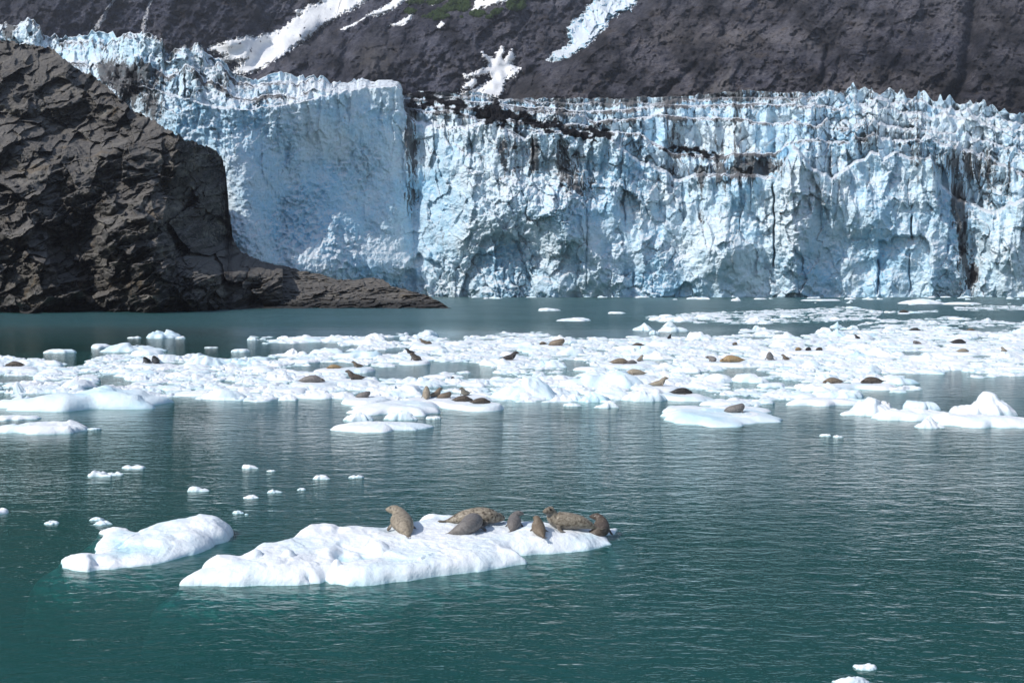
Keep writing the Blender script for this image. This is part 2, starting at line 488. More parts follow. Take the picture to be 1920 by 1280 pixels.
# ================================================================ mountain
L1 = curve([(-300, 1100), (0, 668), (60, 600), (100, 515), (140, 430), (200, 330), (260, 200)])  # valley line under the big snowfield: column as a function of row
L2 = curve([(-300, 1420), (0, 1185), (50, 1120), (100, 1050), (150, 985), (200, 930), (260, 860)])
def mount_depth(x, y):
    h = (210 - y)
    Y = 900 + 1.02 * h + np.maximum(h - 100, 0) * 0.25
    a = x - L1(y)
    b = x - L2(y)
    Y = Y + 170
    left = -260 * np.tanh(np.clip(-a, 0, None) * 0.36 / 260)
    Y = Y + left * (a < 0)                       # left wall faces right
    midc = np.clip(a, 0, None)
    Y = Y - 0.30 * np.minimum(midc, 260) + 0.10 * np.clip(midc - 260, 0, 400)
    Y = Y - 105 * sst(-15, 70, b) - 0.16 * np.clip(b, 0, 900)   # right face stands in front of the gully
    # long gullies and ribs, leaning the way the slope is bedded
    u = (x + 0.75 * y) ; v = (y - 0.75 * x)
    rr = sst(40, 160, b)
    Y = Y - 26 * ridged(u / 210, v / 620, 0, 5, 3) - 19 * ridged(u / 66, v / 130, 0, 5, 9)
    Y = Y - 30 * ridged(x / 260, y / 210, 0, 5, 5) * 0.8
    Y = Y - 9.0 * facet(u / 30, v / 50, 4)[0] - 1.6 * facet(u / 9, v / 17, 5)[0] - 7.5 * fbm(x / 17, y / 13, 0, 5, 8, 0.60)
    # the dark chimney on the far right and its neighbours
    for (pts, wdt, dep) in (([(-200, 1860), (0, 1828), (60, 1820), (110, 1815), (150, 1806), (200, 1775)], 13, 55),
                            ([(90, 1552), (110, 1550), (155, 1540)], 4.5, 22), ([(105, 1578), (130, 1572), (155, 1560)], 4.5, 20),
                            ([(60, 660), (100, 652), (140, 642)], 12, 24), ([(-200, 1480), (0, 1395), (100, 1330), (180, 1240)], 10, 16)):
        p = np.array(pts, float)
        cx = np.interp(y, p[:, 0], p[:, 1]) + 5 * pn(y / 22, 0, 0, 3)
        on = sst(p[0, 0] - 14, p[0, 0] + 5, y) * (1 - sst(p[-1, 0] - 5, p[-1, 0] + 14, y))
        Y = Y + dep * np.exp(-((x - cx) / wdt) ** 2) * on
    # pale mound in the middle
    Y = Y - 26 * gaus(x, y, 705, 110, 42, 45)
    return Y

xs = np.concatenate([np.arange(-1500, -120, 14.0), np.arange(-120, 2040, 1.7), np.arange(2040, 3400, 14.0)])
ys = np.concatenate([np.arange(260, -12, -1.5), np.arange(-12, -560, -9.0)])
X, Y = np.meshgrid(xs, ys)
rim = -460 + 130 * fbm(X / 500, 0, 0, 4, 21) + 180 * sst(0, -1200, X)
Yp = 260 + (Y - 260) * np.where(Y < -12, 1, 1)
Yp = np.where(Y < -12, -12 + (Y + 12) * (rim + 12) / (-547), Y)
D = mount_depth(X, Yp)
V = at_depth(X, Yp, D)
warm = sst(-30, 120, X - L2(Yp)) * 0.9 + 0.15 + 0.25 * sst(0, 200, X - L1(Yp)) * (1 - sst(0, 100, X - L2(Yp)))
warm = warm * (0.75 + 0.6 * fbm(X / 200, Yp / 120, 0, 3, 31)) - 0.5 * sst(0, 60, -(X - L1(Yp)))
pale = 0.55 * sst(0, 14, poly_sd(X, Yp, [(1376, 110), (1380, 178), (1290, 185), (1330, 160), (1352, 140)]) + 9 * fbm(X / 9, Yp / 14, 0, 3, 4)) \
     + 0.35 * gaus(X, Yp, 705, 112, 34, 38) * (0.5 + ridged(X / 14, Yp / 14, 0, 3, 6)) + 0.22 * gaus(X, Yp, 1000, 182, 40, 12)
_u = X + 0.75 * Yp; _v = Yp - 0.75 * X
_q = 6 * pn(X / 14, Yp / 14, 0, 3)
tone = 0.40 * facet((_u + _q) / 60, (_v + _q) / 90, 201)[1] + 0.35 * facet((_u + _q) / 22, (_v - _q) / 40, 202)[1] + 0.25 * facet(_u / 7, _v / 12, 203)[1]
patch = 0.45 + 0.75 * fbm(_u / 120, _v / 75, 0, 5, 221, 0.6) + 0.45 * (ridged(_u / 38, _v / 120, 0, 4, 223) - 0.45)
back = behind(V[-1], 500, -5)
V = np.concatenate([V, back[None]], 0)
ext = lambda a: np.concatenate([a, a[-1:]], 0)
me = raw_mesh('mountain', V, grid_quads(V.shape[0], V.shape[1]), dict(warm=np.clip(ext(warm), 0, 1), pale=np.clip(ext(pale), 0, 1), tone=ext(tone), patch=np.clip(ext(patch), 0, 1)))
tag(link('mountain', me, MM), 'dark grey and brown bare rock mountainside behind the glacier', 'mountain', None, 'structure')

def draped(name, poly, lift, mat, step=1.2, edge=3.0, rag=3.0, relief=None, extra=None, label=None, cat=None, group=None, kind=None):
    P = np.array(poly, float)
    x0, y0 = P.min(0) - 5; x1, y1 = P.max(0) + 5
    X, Y = np.meshgrid(np.arange(x0, x1, step), np.arange(y1, y0, -step))
    sd = poly_sd(X, Y, poly) + rag * fbm(X / 7, Y / 5.5, 0, 5, 13, 0.62)
    lf = lift * sst(-edge * 0.3, edge, sd) - 1.0 * (1 - sst(-edge, 0, sd))
    D = mount_depth(X, Y)
    Ds = D
    for k in range(14):
        Ds = (Ds + np.roll(Ds, 2, 0) + np.roll(Ds, -2, 0) + np.roll(Ds, 2, 1) + np.roll(Ds, -2, 1)) / 5
    wgt = sst(0, edge * 1.5, sd)
    D = D * (1 - wgt) + (Ds - 3.5) * wgt - lf
    if relief is not None: D = D + relief(X, Y) * wgt
    V = at_depth(X, Y, D)
    q = grid_quads(*X.shape)
    keep = (sd.reshape(-1)[q] > -edge * 0.6).any(1)
    q = q[keep]
    used, inv = np.unique(q, return_inverse=True)
    at = {k: f(X, Y).reshape(-1)[used] for k, f in (extra or {}).items()}
    me = raw_mesh(name, V.reshape(-1, 3)[used], inv.reshape(-1, 4), at)
    return tag(link(name, me, mat), label, cat, group, kind)

zero = lambda X, Y: 0 * X
S1 = [(385, 90), (402, 86), (430, 76), (465, 68), (476, 72), (502, 64), (528, 56), (545, 40), (562, 30), (555, 22), (572, 18), (578, 9), (600, 7), (600, -12), (640, -60), (760, -60), (690, 0),
      (668, 14), (622, 38), (590, 60), (560, 84), (522, 108), (485, 132), (452, 142), (428, 138), (446, 124), (462, 110), (440, 116), (415, 120), (404, 112), (424, 105), (400, 100)]
snow = dict(cat='snowfield', group='snow patches on the mountain')
draped('snowfield', S1, 3, MS, 1.2, 4, 4, extra=dict(dirt=lambda X, Y: sst(70, 25, (690 - 1.53 * Y) - X) * sst(-60, -5, (690 - 1.53 * Y) - X)), label='biggest white snowfield, streaked with grey lines, running down the gully', **snow)
draped('snowfield', [(686, 29), (720, 14), (752, -8), (790, -30), (800, -25), (764, -2), (732, 20), (706, 31)], 4, MS, 1.2, 3, 2, extra=dict(dirt=zero), label='narrow slanting snow strip just left of the green scrub', **snow)
draped('snowfield', [(638, 56), (655, 48), (676, 38), (684, 33), (668, 46), (650, 55)], 3, MS, 1.0, 2, 1.5, extra=dict(dirt=zero), label='thin faint snow streak low beside the big snowfield', **snow)
draped('snowfield', [(729, 48), (745, 44), (773, 26), (770, 38), (756, 48)], 4, MS, 1.0, 3, 1.5, extra=dict(dirt=zero), label='small wedge of snow below the green scrub, pointing down left', **snow)
draped('snowfield', [(879, 28), (888, 14), (895, -6), (900, -30), (960, -30), (950, 3), (925, 9), (902, 16), (893, 23)], 4, MS, 1.1, 3, 2, extra=dict(dirt=zero), label='forked white snow patch among the right of the green scrub', **snow)
draped('snowfield', [(818, 51), (828, 40), (833, 45), (825, 53)], 3, MS, 0.9, 2, 1, extra=dict(dirt=zero), label='tiny snow spot under the green scrub', **snow)
draped('snowfield', [(805, 8), (818, -4), (830, -14), (836, -8), (822, 2), (812, 10)], 3, MS, 0.9, 2, 1, extra=dict(dirt=zero), label='short snow sliver at the top edge inside the scrub', **snow)
draped('snowfield', [(868, 141), (890, 136), (910, 128), (914, 119), (903, 98), (915, 105), (928, 108), (930, 100), (936, 92), (940, 86), (944, 96), (943, 108), (950, 108), (958, 94), (966, 100), (961, 118), (976, 130),
      (966, 141), (950, 152), (944, 166), (934, 182), (895, 186), (855, 174), (890, 168), (908, 158), (921, 150), (917, 139), (893, 144), (872, 146)], 2, MS, 0.9, 2.5, 5, extra=dict(dirt=zero), label='branched splash shaped snow patch low above the glacier edge', **snow)
draped('snowfield', [(866, 166), (880, 150), (892, 146), (893, 156), (884, 166)], 3, MS, 1.0, 3, 1.5, extra=dict(dirt=zero), label='small greyish snow lobe beside the branched snow patch', **snow)

ic_relief = lambda X, Y: -9 * facet(X / 17, Y / 26, 41)[0] - 4 * facet(X / 7, Y / 10, 42)[0] - 2.5 * ridged((X + Y * 0.5) / 12, Y / 40, 0, 3, 5)
draped('hanging_glacier', [(1125, -60), (1112, 2), (1098, 20), (1088, 34), (1076, 40), (1066, 52), (1066, 66), (1070, 82), (1056, 90), (1040, 98), (1024, 112), (1040, 114), (1062, 108), (1084, 96), (1100, 86), (1120, 66), (1138, 48),
      (1142, 36), (1160, 26), (1182, 16), (1200, -4), (1215, -60)], 14, MG, 1.1, 4, 4, relief=ic_relief,
      extra=dict(dirt=lambda X, Y: 0.25 + 0 * X, blue=lambda X, Y: 1.0 - 0.6 * sst(80, 110, Y), grit=lambda X, Y: 0.2 + 0.7 * sst(75, 100, Y), moraine=zero),
      label='small blue hanging glacier tongue spilling down between rock slopes', cat='glacier')

def waterfall(pts, wd, label):
    y = np.linspace(pts[0][1], pts[-1][1], 70)
    cx = np.interp(y, [p[1] for p in pts], [p[0] for p in pts]) + 1.6 * pn(y / 6, 3.1)
    ww = wd * (0.35 + 0.65 * sst(pts[0][1], pts[-1][1], y)) * (1 + 0.4 * pn(y / 5, 9.3))
    u = np.linspace(-1, 1, 7)
    X = cx[:, None] + ww[:, None] * u[None]
    Yg = np.repeat(y[:, None], 7, 1)
    D = mount_depth(X, Yg) - 3.0 + 1.5 * u[None] ** 2
    me = raw_mesh('waterfall', at_depth(X, Yg, D)[::-1], grid_quads(70, 7))
    tag(link('waterfall', me, MFALL), label, 'waterfall', 'waterfalls on the dark rock face')
waterfall([(232, -20), (214, 0), (201, 18), (192, 36), (174, 62)], 6.0, 'thin white waterfall farther left on the dark rock face')
waterfall([(296, -20), (282, 4), (276, 20), (271, 40), (268, 64)], 5.0, 'thin white waterfall farther right, straighter and narrower')

# scrub: green alder on the slope
def scrub():
    Vs, Fs = [], []
    base = []
    for a in range(6):
        for b in range(3):
            th = a / 6 * 2 * math.pi + b * 0.5; ph = [-0.7, 0.25, 1.0][b]
            base.append((math.cos(th) * math.cos(ph), math.sin(th) * math.cos(ph), math.sin(ph)))
    base.append((0, 0, 1.15))
    base = np.array(base)
    F_ = []
    for a in range(6):
        n = (a + 1) % 6
        for b in range(2): F_.append((a * 3 + b, n * 3 + b, n * 3 + b + 1, a * 3 + b + 1))
        F_.append((a * 3 + 2, n * 3 + 2, 18, 18))
    rs = np.random.RandomState(4)
    k = 0
    while k < 4200:
        x = rs.uniform(700, 1010); y = rs.uniform(-60, 48)
        m = 0.95 - 0.0075 * abs(x - 850) - float(sst(12, 52, y)) * 0.9 + 1.0 * float(pn((x + y) / 26, y / 14, 0, 5))
        if m < 0.45 + 0.25 * rs.rand(): continue
        k += 1
        c = at_depth(np.array([x]), np.array([y]), mount_depth(np.array([x]), np.array([y])))[0]
        r = rs.uniform(1.2, 2.9)
        v = base * (1 + 0.35 * rs.rand(19)[:, None]) * r * np.array([1, 0.8, 0.8])
        Fs.append(np.array(F_) + 19 * len(Vs)); Vs.append(v + c + [0, -1.2, 0])
    V = np.concatenate(Vs); Q = np.concatenate(Fs)
    tri = Q[:, 2] == Q[:, 3]
    A = np.concatenate([Q[~tri][:, [0, 1, 2]], Q[~tri][:, [0, 2, 3]], Q[tri][:, :3]])
    me = raw_mesh('scrub', V, A, smooth=False)
    tag(link('scrub', me, MGREEN), 'dark green scrub growing high on the mountainside', 'scrub', None, 'stuff')
scrub()

# ================================================================ glacier
Rtop = curve([(-200, 60), (0, 46), (30, 50), (42, 40), (62, 36), (74, 50), (82, 68), (100, 73), (150, 70), (180, 60), (200, 62), (218, 74), (232, 64), (260, 64), (292, 68), (304, 82), (316, 108), (330, 102), (346, 93), (372, 88), (386, 98),
              (402, 110), (418, 114), (436, 138), (460, 148), (482, 154), (500, 142), (522, 135), (546, 142), (566, 152), (592, 148), (622, 157), (640, 161), (660, 157), (690, 154), (740, 152), (751, 156), (756, 170), (759, 172), (800, 169), (835, 172),
              (860, 176), (880, 172), (905, 174), (940, 184), (1000, 183), (1100, 183), (1180, 182), (1240, 180), (1300, 178), (1340, 172), (1400, 168), (1500, 172), (1570, 173), (1640, 175), (1700, 182), (1780, 190), (1830, 198), (1880, 208), (1920, 216), (2200, 250)])
Tf = curve([(-200, 140), (60, 130), (200, 150), (300, 170), (400, 200), (470, 205), (560, 190), (620, 176), (680, 163), (740, 160), (752, 166), (758, 205), (780, 226), (830, 234), (870, 240), (905, 234), (925, 226), (950, 240), (985, 258), (998, 246), (1045, 244),
            (1100, 246), (1140, 262), (1165, 274), (1200, 302), (1235, 312), (1262, 338), (1290, 330), (1330, 326), (1360, 330), (1420, 326), (1455, 334), (1476, 292), (1487, 271), (1498, 280), (1520, 312), (1560, 332), (1600, 302), (1640, 298), (1700, 292), (1745, 296),
            (1762, 345), (1790, 372), (1830, 384), (1862, 402), (1890, 382), (1920, 378), (2200, 380)])
Yfront = curve([(-200, 470), (0, 462), (200, 425), (330, 400), (430, 394), (560, 406), (690, 434), (752, 441), (775, 446), (830, 440), (880, 430), (960, 424), (1100, 428), (1150, 424), (1300, 430), (1400, 424), (1500, 418), (1620, 430), (1750, 428), (1790, 436), (1840, 437), (1920, 430), (2200, 420)])

LEDGES = [(curve([(740, 205), (860, 214), (900, 224), (960, 229), (1000, 233), (1060, 236), (1100, 240), (1135, 250), (1200, 252), (1240, 275), (1262, 288), (1330, 296), (1400, 290), (1450, 288), (1500, 262), (1560, 268), (1640, 262), (1740, 262), (1800, 285), (1860, 310), (1920, 335), (2200, 340)]), 45),
          (curve([(740, 196), (860, 204), (930, 200), (1000, 209), (1050, 214), (1090, 214), (1115, 232), (1145, 227), (1230, 219), (1300, 223), (1400, 226), (1450, 236), (1500, 230), (1560, 240), (1640, 232), (1720, 238), (1800, 252), (1920, 288), (2200, 300)]), 55),
          (curve([(740, 186), (880, 192), (960, 201), (1050, 206), (1110, 211), (1180, 206), (1240, 197), (1300, 199), (1440, 197), (1540, 203), (1640, 208), (1700, 214), (1800, 226), (1920, 252), (2200, 270)]), 55),
          (curve([(740, 178), (900, 183), (1000, 192), (1100, 196), (1180, 194), (1300, 188), (1400, 184), (1500, 185), (1640, 191), (1800, 208), (1920, 232), (2200, 255)]), 50)]

def glacier_depth(x, y, T, Rt):
    right = sst(752, 764, x)
    far = sst(1420, 1600, x)
    Y = Yfront(x) + 0.02 * (558 - y)
    # large buttresses and hollows of the front
    low = sst(T - 30, T + 60, y)
    Y = Y - 5 * fbm(x / 170, y / 210, 0, 3, 51) * (0.5 + 0.5 * right) - 4.0 * fbm(x / 60, y / 80, 0, 3, 54) * (0.35 + 0.65 * right)
    Y = Y - 13 * gaus(x, y, 960, 395, 120, 60) - 12 * gaus(x, y, 1075, 440, 70, 110) - 9 * gaus(x, y, 1490, 420, 42, 130) - 9 * gaus(x, y, 1340, 470, 60, 90)
    Y = Y - 10 * gaus(x, y, 1640, 420, 60, 60) - 8 * gaus(x, y, 1890, 470, 40, 90) + 7 * gaus(x, y, 1820, 470, 18, 110) + 4 * gaus(x, y, 790, 350, 40, 90)
    Y = Y + 10 * gaus(x, y, 560, 330, 90, 120) - 9 * gaus(x, y, 640, 500, 160, 50) - 10 * gaus(x, y, 470, 420, 40, 120)
    # calved alcoves at the foot
    for (cx, yt, wd, hh, dp) in ((936, 432, 72, 120, 7), (790, 478, 62, 75, 5), (1695, 437, 48, 14, 6), (1285, 528, 24, 26, 4)):
        e = (x - cx) / wd + 0.12 * pn(y / 20, cx)
        yy = yt + hh * np.abs(e) ** 2.4 + 16 * fbm(x / 34, y / 60, 0, 4, 7 + int(cx) % 9)
        Y = Y + dp * sst(0, 5, y - yy) * sst(1.05, 0.95, np.abs(e)) * (1 - 0.65 * sst(0, 130, y - yy))
    # terraces and serac rows behind the front
    rough = sst(-0.25, 0.45, fbm(x / 120, y / 110, 0, 3, 66) + 0.10)      # crumbling ice here, clean planes there
    span = np.maximum(T - Rt, 8)
    s = np.clip((T - y) / span, 0, 1)
    K = 2.0 + 2.6 * right + 2.2 * far
    wob = (0.55 + 0.35 * far) * fbm(x / 150, y / 200, 0, 3, 61) + (0.22 + 0.45 * far + 0.3 * (1 - right)) * ridged(x / (60 - 26 * far), y / 100, 0, 3, 63) + (0.03 + 0.07 * far) * pn(x / 7.0, y / 30, 0, 4)
    q = s * K + wob * sst(0, 0.12, s) * (1 - 0.8 * sst(0.9, 1.0, s))
    fl = np.floor(q); fr = q - fl
    st = fl + sst(0.0, 0.08, fr) * 0.74 + 0.10 * fr + 0.16 * sst(0.72, 1.0, fr) ** 1.5
    jump = 12 + 22 * right - 6 * far
    Yl = jump * np.maximum(st, 0) * sst(0, 0.02, s) + 10 * s
    # the broad part: ledges traced one behind the other
    Yr = 14 * sst(0, -1.5, y - T) + 3.0 * sst(7, 0, y - T) ** 2
    below = np.where(y < T, T - y, 0) * 0
    fr2 = sst(42, 2, y - T) * (y > T)
    prev = T
    for kk_, (cv, J) in enumerate(LEDGES):
        fz = sst(1420, 1600, x)
        c = cv(x) - spikes(x, 44.0 + 5 * kk_, 20 + kk_, 1.1) * (4 + 15 * fz) - spikes(x, 17, 30 + kk_, 1.1) * (1.5 + 13 * fz) + 4.5 * fbm(x / 60, 0, 0, 3, 40 + kk_) + (1.2 + 2 * fz) * pn(x / 5, 0, 0, 50 + kk_) + 5 * fz * (kk_ % 2)
        c = np.minimum(c, prev - 2.0)
        wig = c + 1.5 * pn(x / 9, y / 9, 0, kk_)
        Yr = Yr + J * sst(0, -1.3, y - wig) + (2.2 + 3.4 * pn(x / 22, 0, 0, 70 + kk_)) * sst(6, 0, y - c) ** 2 * (y < prev)
        fr2 = np.where(y < prev, sst(20, 1, y - c), fr2)
        prev = c
    wR = sst(750, 764, x)
    Y = Y + Yl * (1 - wR) + Yr * wR
    fr = np.where(x > 757, fr2, fr)
    # broken faces
    au = np.where(s > 0, 0.72, 1.0)
    wx_ = 13 * fbm(x / 38, y / 46, 0, 4, 83); wy_ = 16 * fbm(x / 38, y / 46, 0, 4, 86)
    f1, r1, e1 = facet((x + wx_) / (58 * au), (y + wy_) / (86 * au), 71)
    f2, r2, e2 = facet((x + 0.5 * wx_) / (21 * au), (y + 0.5 * wy_) / (34 * au), 72)
    f3, r3, e3 = facet(x / 8.5, y / 10.5, 73)
    k = (0.40 + 0.60 * np.maximum(right, sst(200, 100, y - T)* sst(470, 380, x)))
    kk = np.where(s > 0, 1.35, 0.80) * (0.40 + 0.75 * rough)
    col, _, _ = facet(x / 16.0 + 0.5 * pn(x / 60, y / 60), y / 95.0, 76)
    Y = Y + 4.2 * col * sst(T + 190, T + 20, y) * (0.25 + 0.75 * right)
    Y = Y + 5.5 * f1 * k * kk + 3.0 * f2 * k * kk + 1.0 * f3 * (0.25 + 0.75 * k) * (0.25 + 0.75 * rough)
    Y = Y + (0.5 + 1.0 * rough) * fbm(x / 9, y / 9, 0, 4, 75) + (0.3 + 0.9 * rough) * ridged(x / 18, y / 16, 0, 4, 78)
    Y = Y + 1.6 * sst(0.10, 0.0, e2) * rough * right * np.where(s > 0, 1.6, 0.5)
    # fluting and cracks
    nt = sst(T + 130, T + 10, y)
    Y = Y - 1.1 * ridged(x / 10.0, y / 70, 0, 3, 81) * nt * (0.5 + 0.5 * right)
    for (cx, y0, y1, dp) in ((1451, 340, 505, 12), (1708, 400, 452, 14), (1646, 480, 556, 8), (1000, 250, 300, 9), (1706, 470, 556, 5), (1172, 330, 420, 6), (1100, 380, 545, 4), (1187, 505, 540, 5)):
        c = cx + 4 * pn(y / 26, cx * 1.3)
        Y = Y + 0.6 * dp * np.exp(-((x - c) / (1.6 + 0.8 * pn(y / 9, cx))) ** 2) * sst(y0, y0 + 12, y) * sst(y1, y1 - 12, y)
    return Y, s, q, fr, e2

def spikes(x, wv, seed, sharp=1.0):
    a = x / wv
    i = np.floor(a).astype(int)
    rs = np.random.RandomState(seed).rand(4096, 3)
    out = np.zeros_like(x)
    for k in (-1, 0, 1):
        j = (i + k) % 4096
        c = i + k + 0.5 + (rs[j, 0] - 0.5) * 0.8
        hgt = rs[j, 1] ** 2.2
        wd = 0.35 + 0.5 * rs[j, 2]
        d = np.abs(a - c) / wd
        out = np.maximum(out, hgt * np.clip(1 - d ** sharp, 0, 1))
    return out

xs = np.arange(-170, 2120, 1.25)
NR = 330
far = sst(1440, 1600, xs)
left = sst(760, 745, xs)
Rt = Rtop(xs) - spikes(xs, 24, 1, 1.2) * (5 + 14 * far + 7 * left) - spikes(xs, 9, 2) * (2.2 + 6 * far + 4 * left) + 2.0 * pn(xs / 7, 2.2) + 3 - 3 * left
Rt = np.where((xs > 685) & (xs < 750), np.minimum(Rt, 156) + 0, Rt)
Rt = np.where((xs > 690) & (xs < 748), np.maximum(Rt, 150), Rt)
for (cx, tp, wd) in ((1487, 9e9, 1), (1563, 168, 10), (1594, 170, 13), (1634, 164, 12), (1676, 168, 8), (1690, 174, 12), (1763, 176, 11)):
    Rt = np.where(np.abs(xs - cx) < wd, np.minimum(Rt, tp + (np.abs(xs - cx) / wd) ** 1.2 * 34), Rt)
Tx = Tf(xs) - spikes(xs, 34, 5, 1.2) * (10 + 8 * far) * sst(740, 770, xs) - spikes(xs, 13, 6) * 5 + 3
Tx = np.maximum(Tx, Rt + 6)
t = np.linspace(0, 1, NR) ** 1.0
X = np.repeat(xs[None], NR, 0)
Yp = 563 + (Rt[None] - 563) * t[:, None]
D, s, q, fr, e2 = glacier_depth(X, Yp, Tx[None], Rt[None])
V = at_depth(X, Yp, D)
# attributes
def blot(cx, cy, rx, ry, a=1.0): return a * gaus(X, Yp, cx, cy, rx, ry)
n = fbm(X / 40, Yp / 60, 0, 4, 91)
dirt = 0.10 + 0.12 * n + 0 * X
dirt = dirt + 0.32 * sst(0.0, 0.5, fbm(X / 26, Yp / 300, 0, 4, 92)) * sst(Tx[None] + 190, Tx[None] + 10, Yp) * (0.35 + 0.65 * sst(740, 780, X))
dirt = dirt + blot(768, 250, 13, 85, .8) + blot(772, 370, 22, 42, .42) + blot(800, 290, 30, 45, .35) + blot(828, 440, 9, 60, .35) + blot(1062, 300, 26, 50, .62) + blot(1003, 285, 11, 50, .7) + blot(1085, 350, 30, 30, .5)
dirt = dirt + blot(1430, 312, 60, 22, .7) + blot(1330, 330, 60, 25, .45) + blot(1314, 400, 8, 100, .45) + blot(1100, 430, 18, 80, .38) + blot(1150, 408, 16, 14, .4) + blot(1806, 440, 12, 75, .75) + blot(1792, 390, 16, 30, .7) + blot(1822, 520, 16, 40, .8)
dirt = dirt + blot(195, 140, 16, 30, .8) + blot(246, 165, 26, 42, 1.0) + blot(222, 140, 14, 24, .8) + blot(290, 190, 20, 60, .55) + blot(15, 62, 12, 14, .7) + blot(500, 190, 28, 24, .4) + blot(960, 290, 40, 55, .45) + blot(900, 290, 40, 50, .3)
dirt = dirt + blot(1780, 300, 90, 30, .4) + blot(1850, 330, 60, 40, .3) + blot(1640, 260, 40, 30, .35) + 0.42 * sst(0.55, 1.0, fr) * (s > 0.02) * sst(1700, 1500, X) + 0.12 * (s > 0.02)
dirt = dirt + blot(360, 150, 30, 30, .3) + blot(420, 150, 40, 30, .25)
grit = 0.06 + 0.16 * sst(0.02, 0.05, s) + blot(1080, 340, 40, 40, .5) + blot(775, 380, 35, 40, .5) + blot(960, 440, 120, 60, .12) + blot(1580, 440, 50, 50, .38) + blot(470, 400, 70, 110, .22) + blot(1800, 480, 45, 80, .5) + blot(330, 170, 90, 60, .3) + blot(1340, 340, 90, 20, .4) + blot(1560, 350, 40, 30, .5)
grit = grit + 0.25 * n
mor = 0 * X
mp = np.array([(752, 172), (790, 178), (850, 192), (905, 208), (950, 222), (1010, 232), (1050, 240), (1090, 248), (1140, 256)], float)
bc = np.interp(X, mp[:, 0], mp[:, 1]) + 5 * fbm(X / 25, 0, 0, 3, 33)
bw = np.interp(X, [752, 780, 850, 880, 930, 990, 1040, 1080, 1120, 1145, 1150], [12, 22, 17, 7, 22, 14, 11, 8, 14, 9, 0]) * (0.80 + 1.3 * fbm(X / 16, Yp / 12, 0, 4, 12))
mor = sst(0, 3, bw - np.abs(Yp - bc)) * (X > 754) * (X < 1148)
bc2 = np.interp(X, [1240, 1290, 1340, 1400], [280, 283, 290, 300]) + 4 * fbm(X / 15, 0, 0, 3, 37)
bw2 = np.interp(X, [1238, 1250, 1320, 1345, 1360], [0, 7, 9, 6, 0]) * (0.9 + 1.2 * fbm(X / 11, Yp / 9, 0, 4, 14))
mor = np.maximum(mor, sst(0, 3, bw2 - np.abs(Yp - bc2)))
mor = np.maximum(mor, sst(0, .25, blot(1806, 440, 15, 70, 1) + blot(1826, 520, 12, 34, 1) + .55 * fbm(X / 10, Yp / 22, 0, 5, 16) - 0.72))
mor = np.maximum(mor, 0.85 * sst(0, .3, blot(250, 150, 22, 40, 1) + blot(212, 145, 14, 26, 1) + .55 * fbm(X / 8, Yp / 26, 0, 4, 18) - 0.62))
blue = 0.24 + 0.55 * fbm(X / 90, Yp / 70, 0, 5, 95)
blue = blue + 0.14 * sst(860, 700, X) * (s <= 0) + blot(936, 500, 75, 60, .5) + blot(790, 520, 60, 40, .4) + blot(1700, 500, 60, 60, .5) + blot(1780, 500, 30, 60, .3) + blot(1300, 540, 60, 20, .3) + blot(1080, 400, 60, 60, .2)
blue = blue + 0.35 * sst(548, 558, Yp)
back1 = behind(V[-1], 25, None, -12)
back2 = behind(V[-1], 110, -3)
V = np.concatenate([V, back1[None], back2[None]], 0)
e2x = lambda a: np.clip(np.concatenate([a, a[-1:], a[-1:]], 0), 0, 1)
me = raw_mesh('glacier', V, grid_quads(V.shape[0], V.shape[1]), dict(dirt=e2x(dirt), grit=e2x(grit), moraine=e2x(mor), blue=e2x(blue)))
tag(link('glacier', me, MG), 'tall pale blue tidewater glacier front with dirt streaked seracs', 'glacier', None, 'structure')

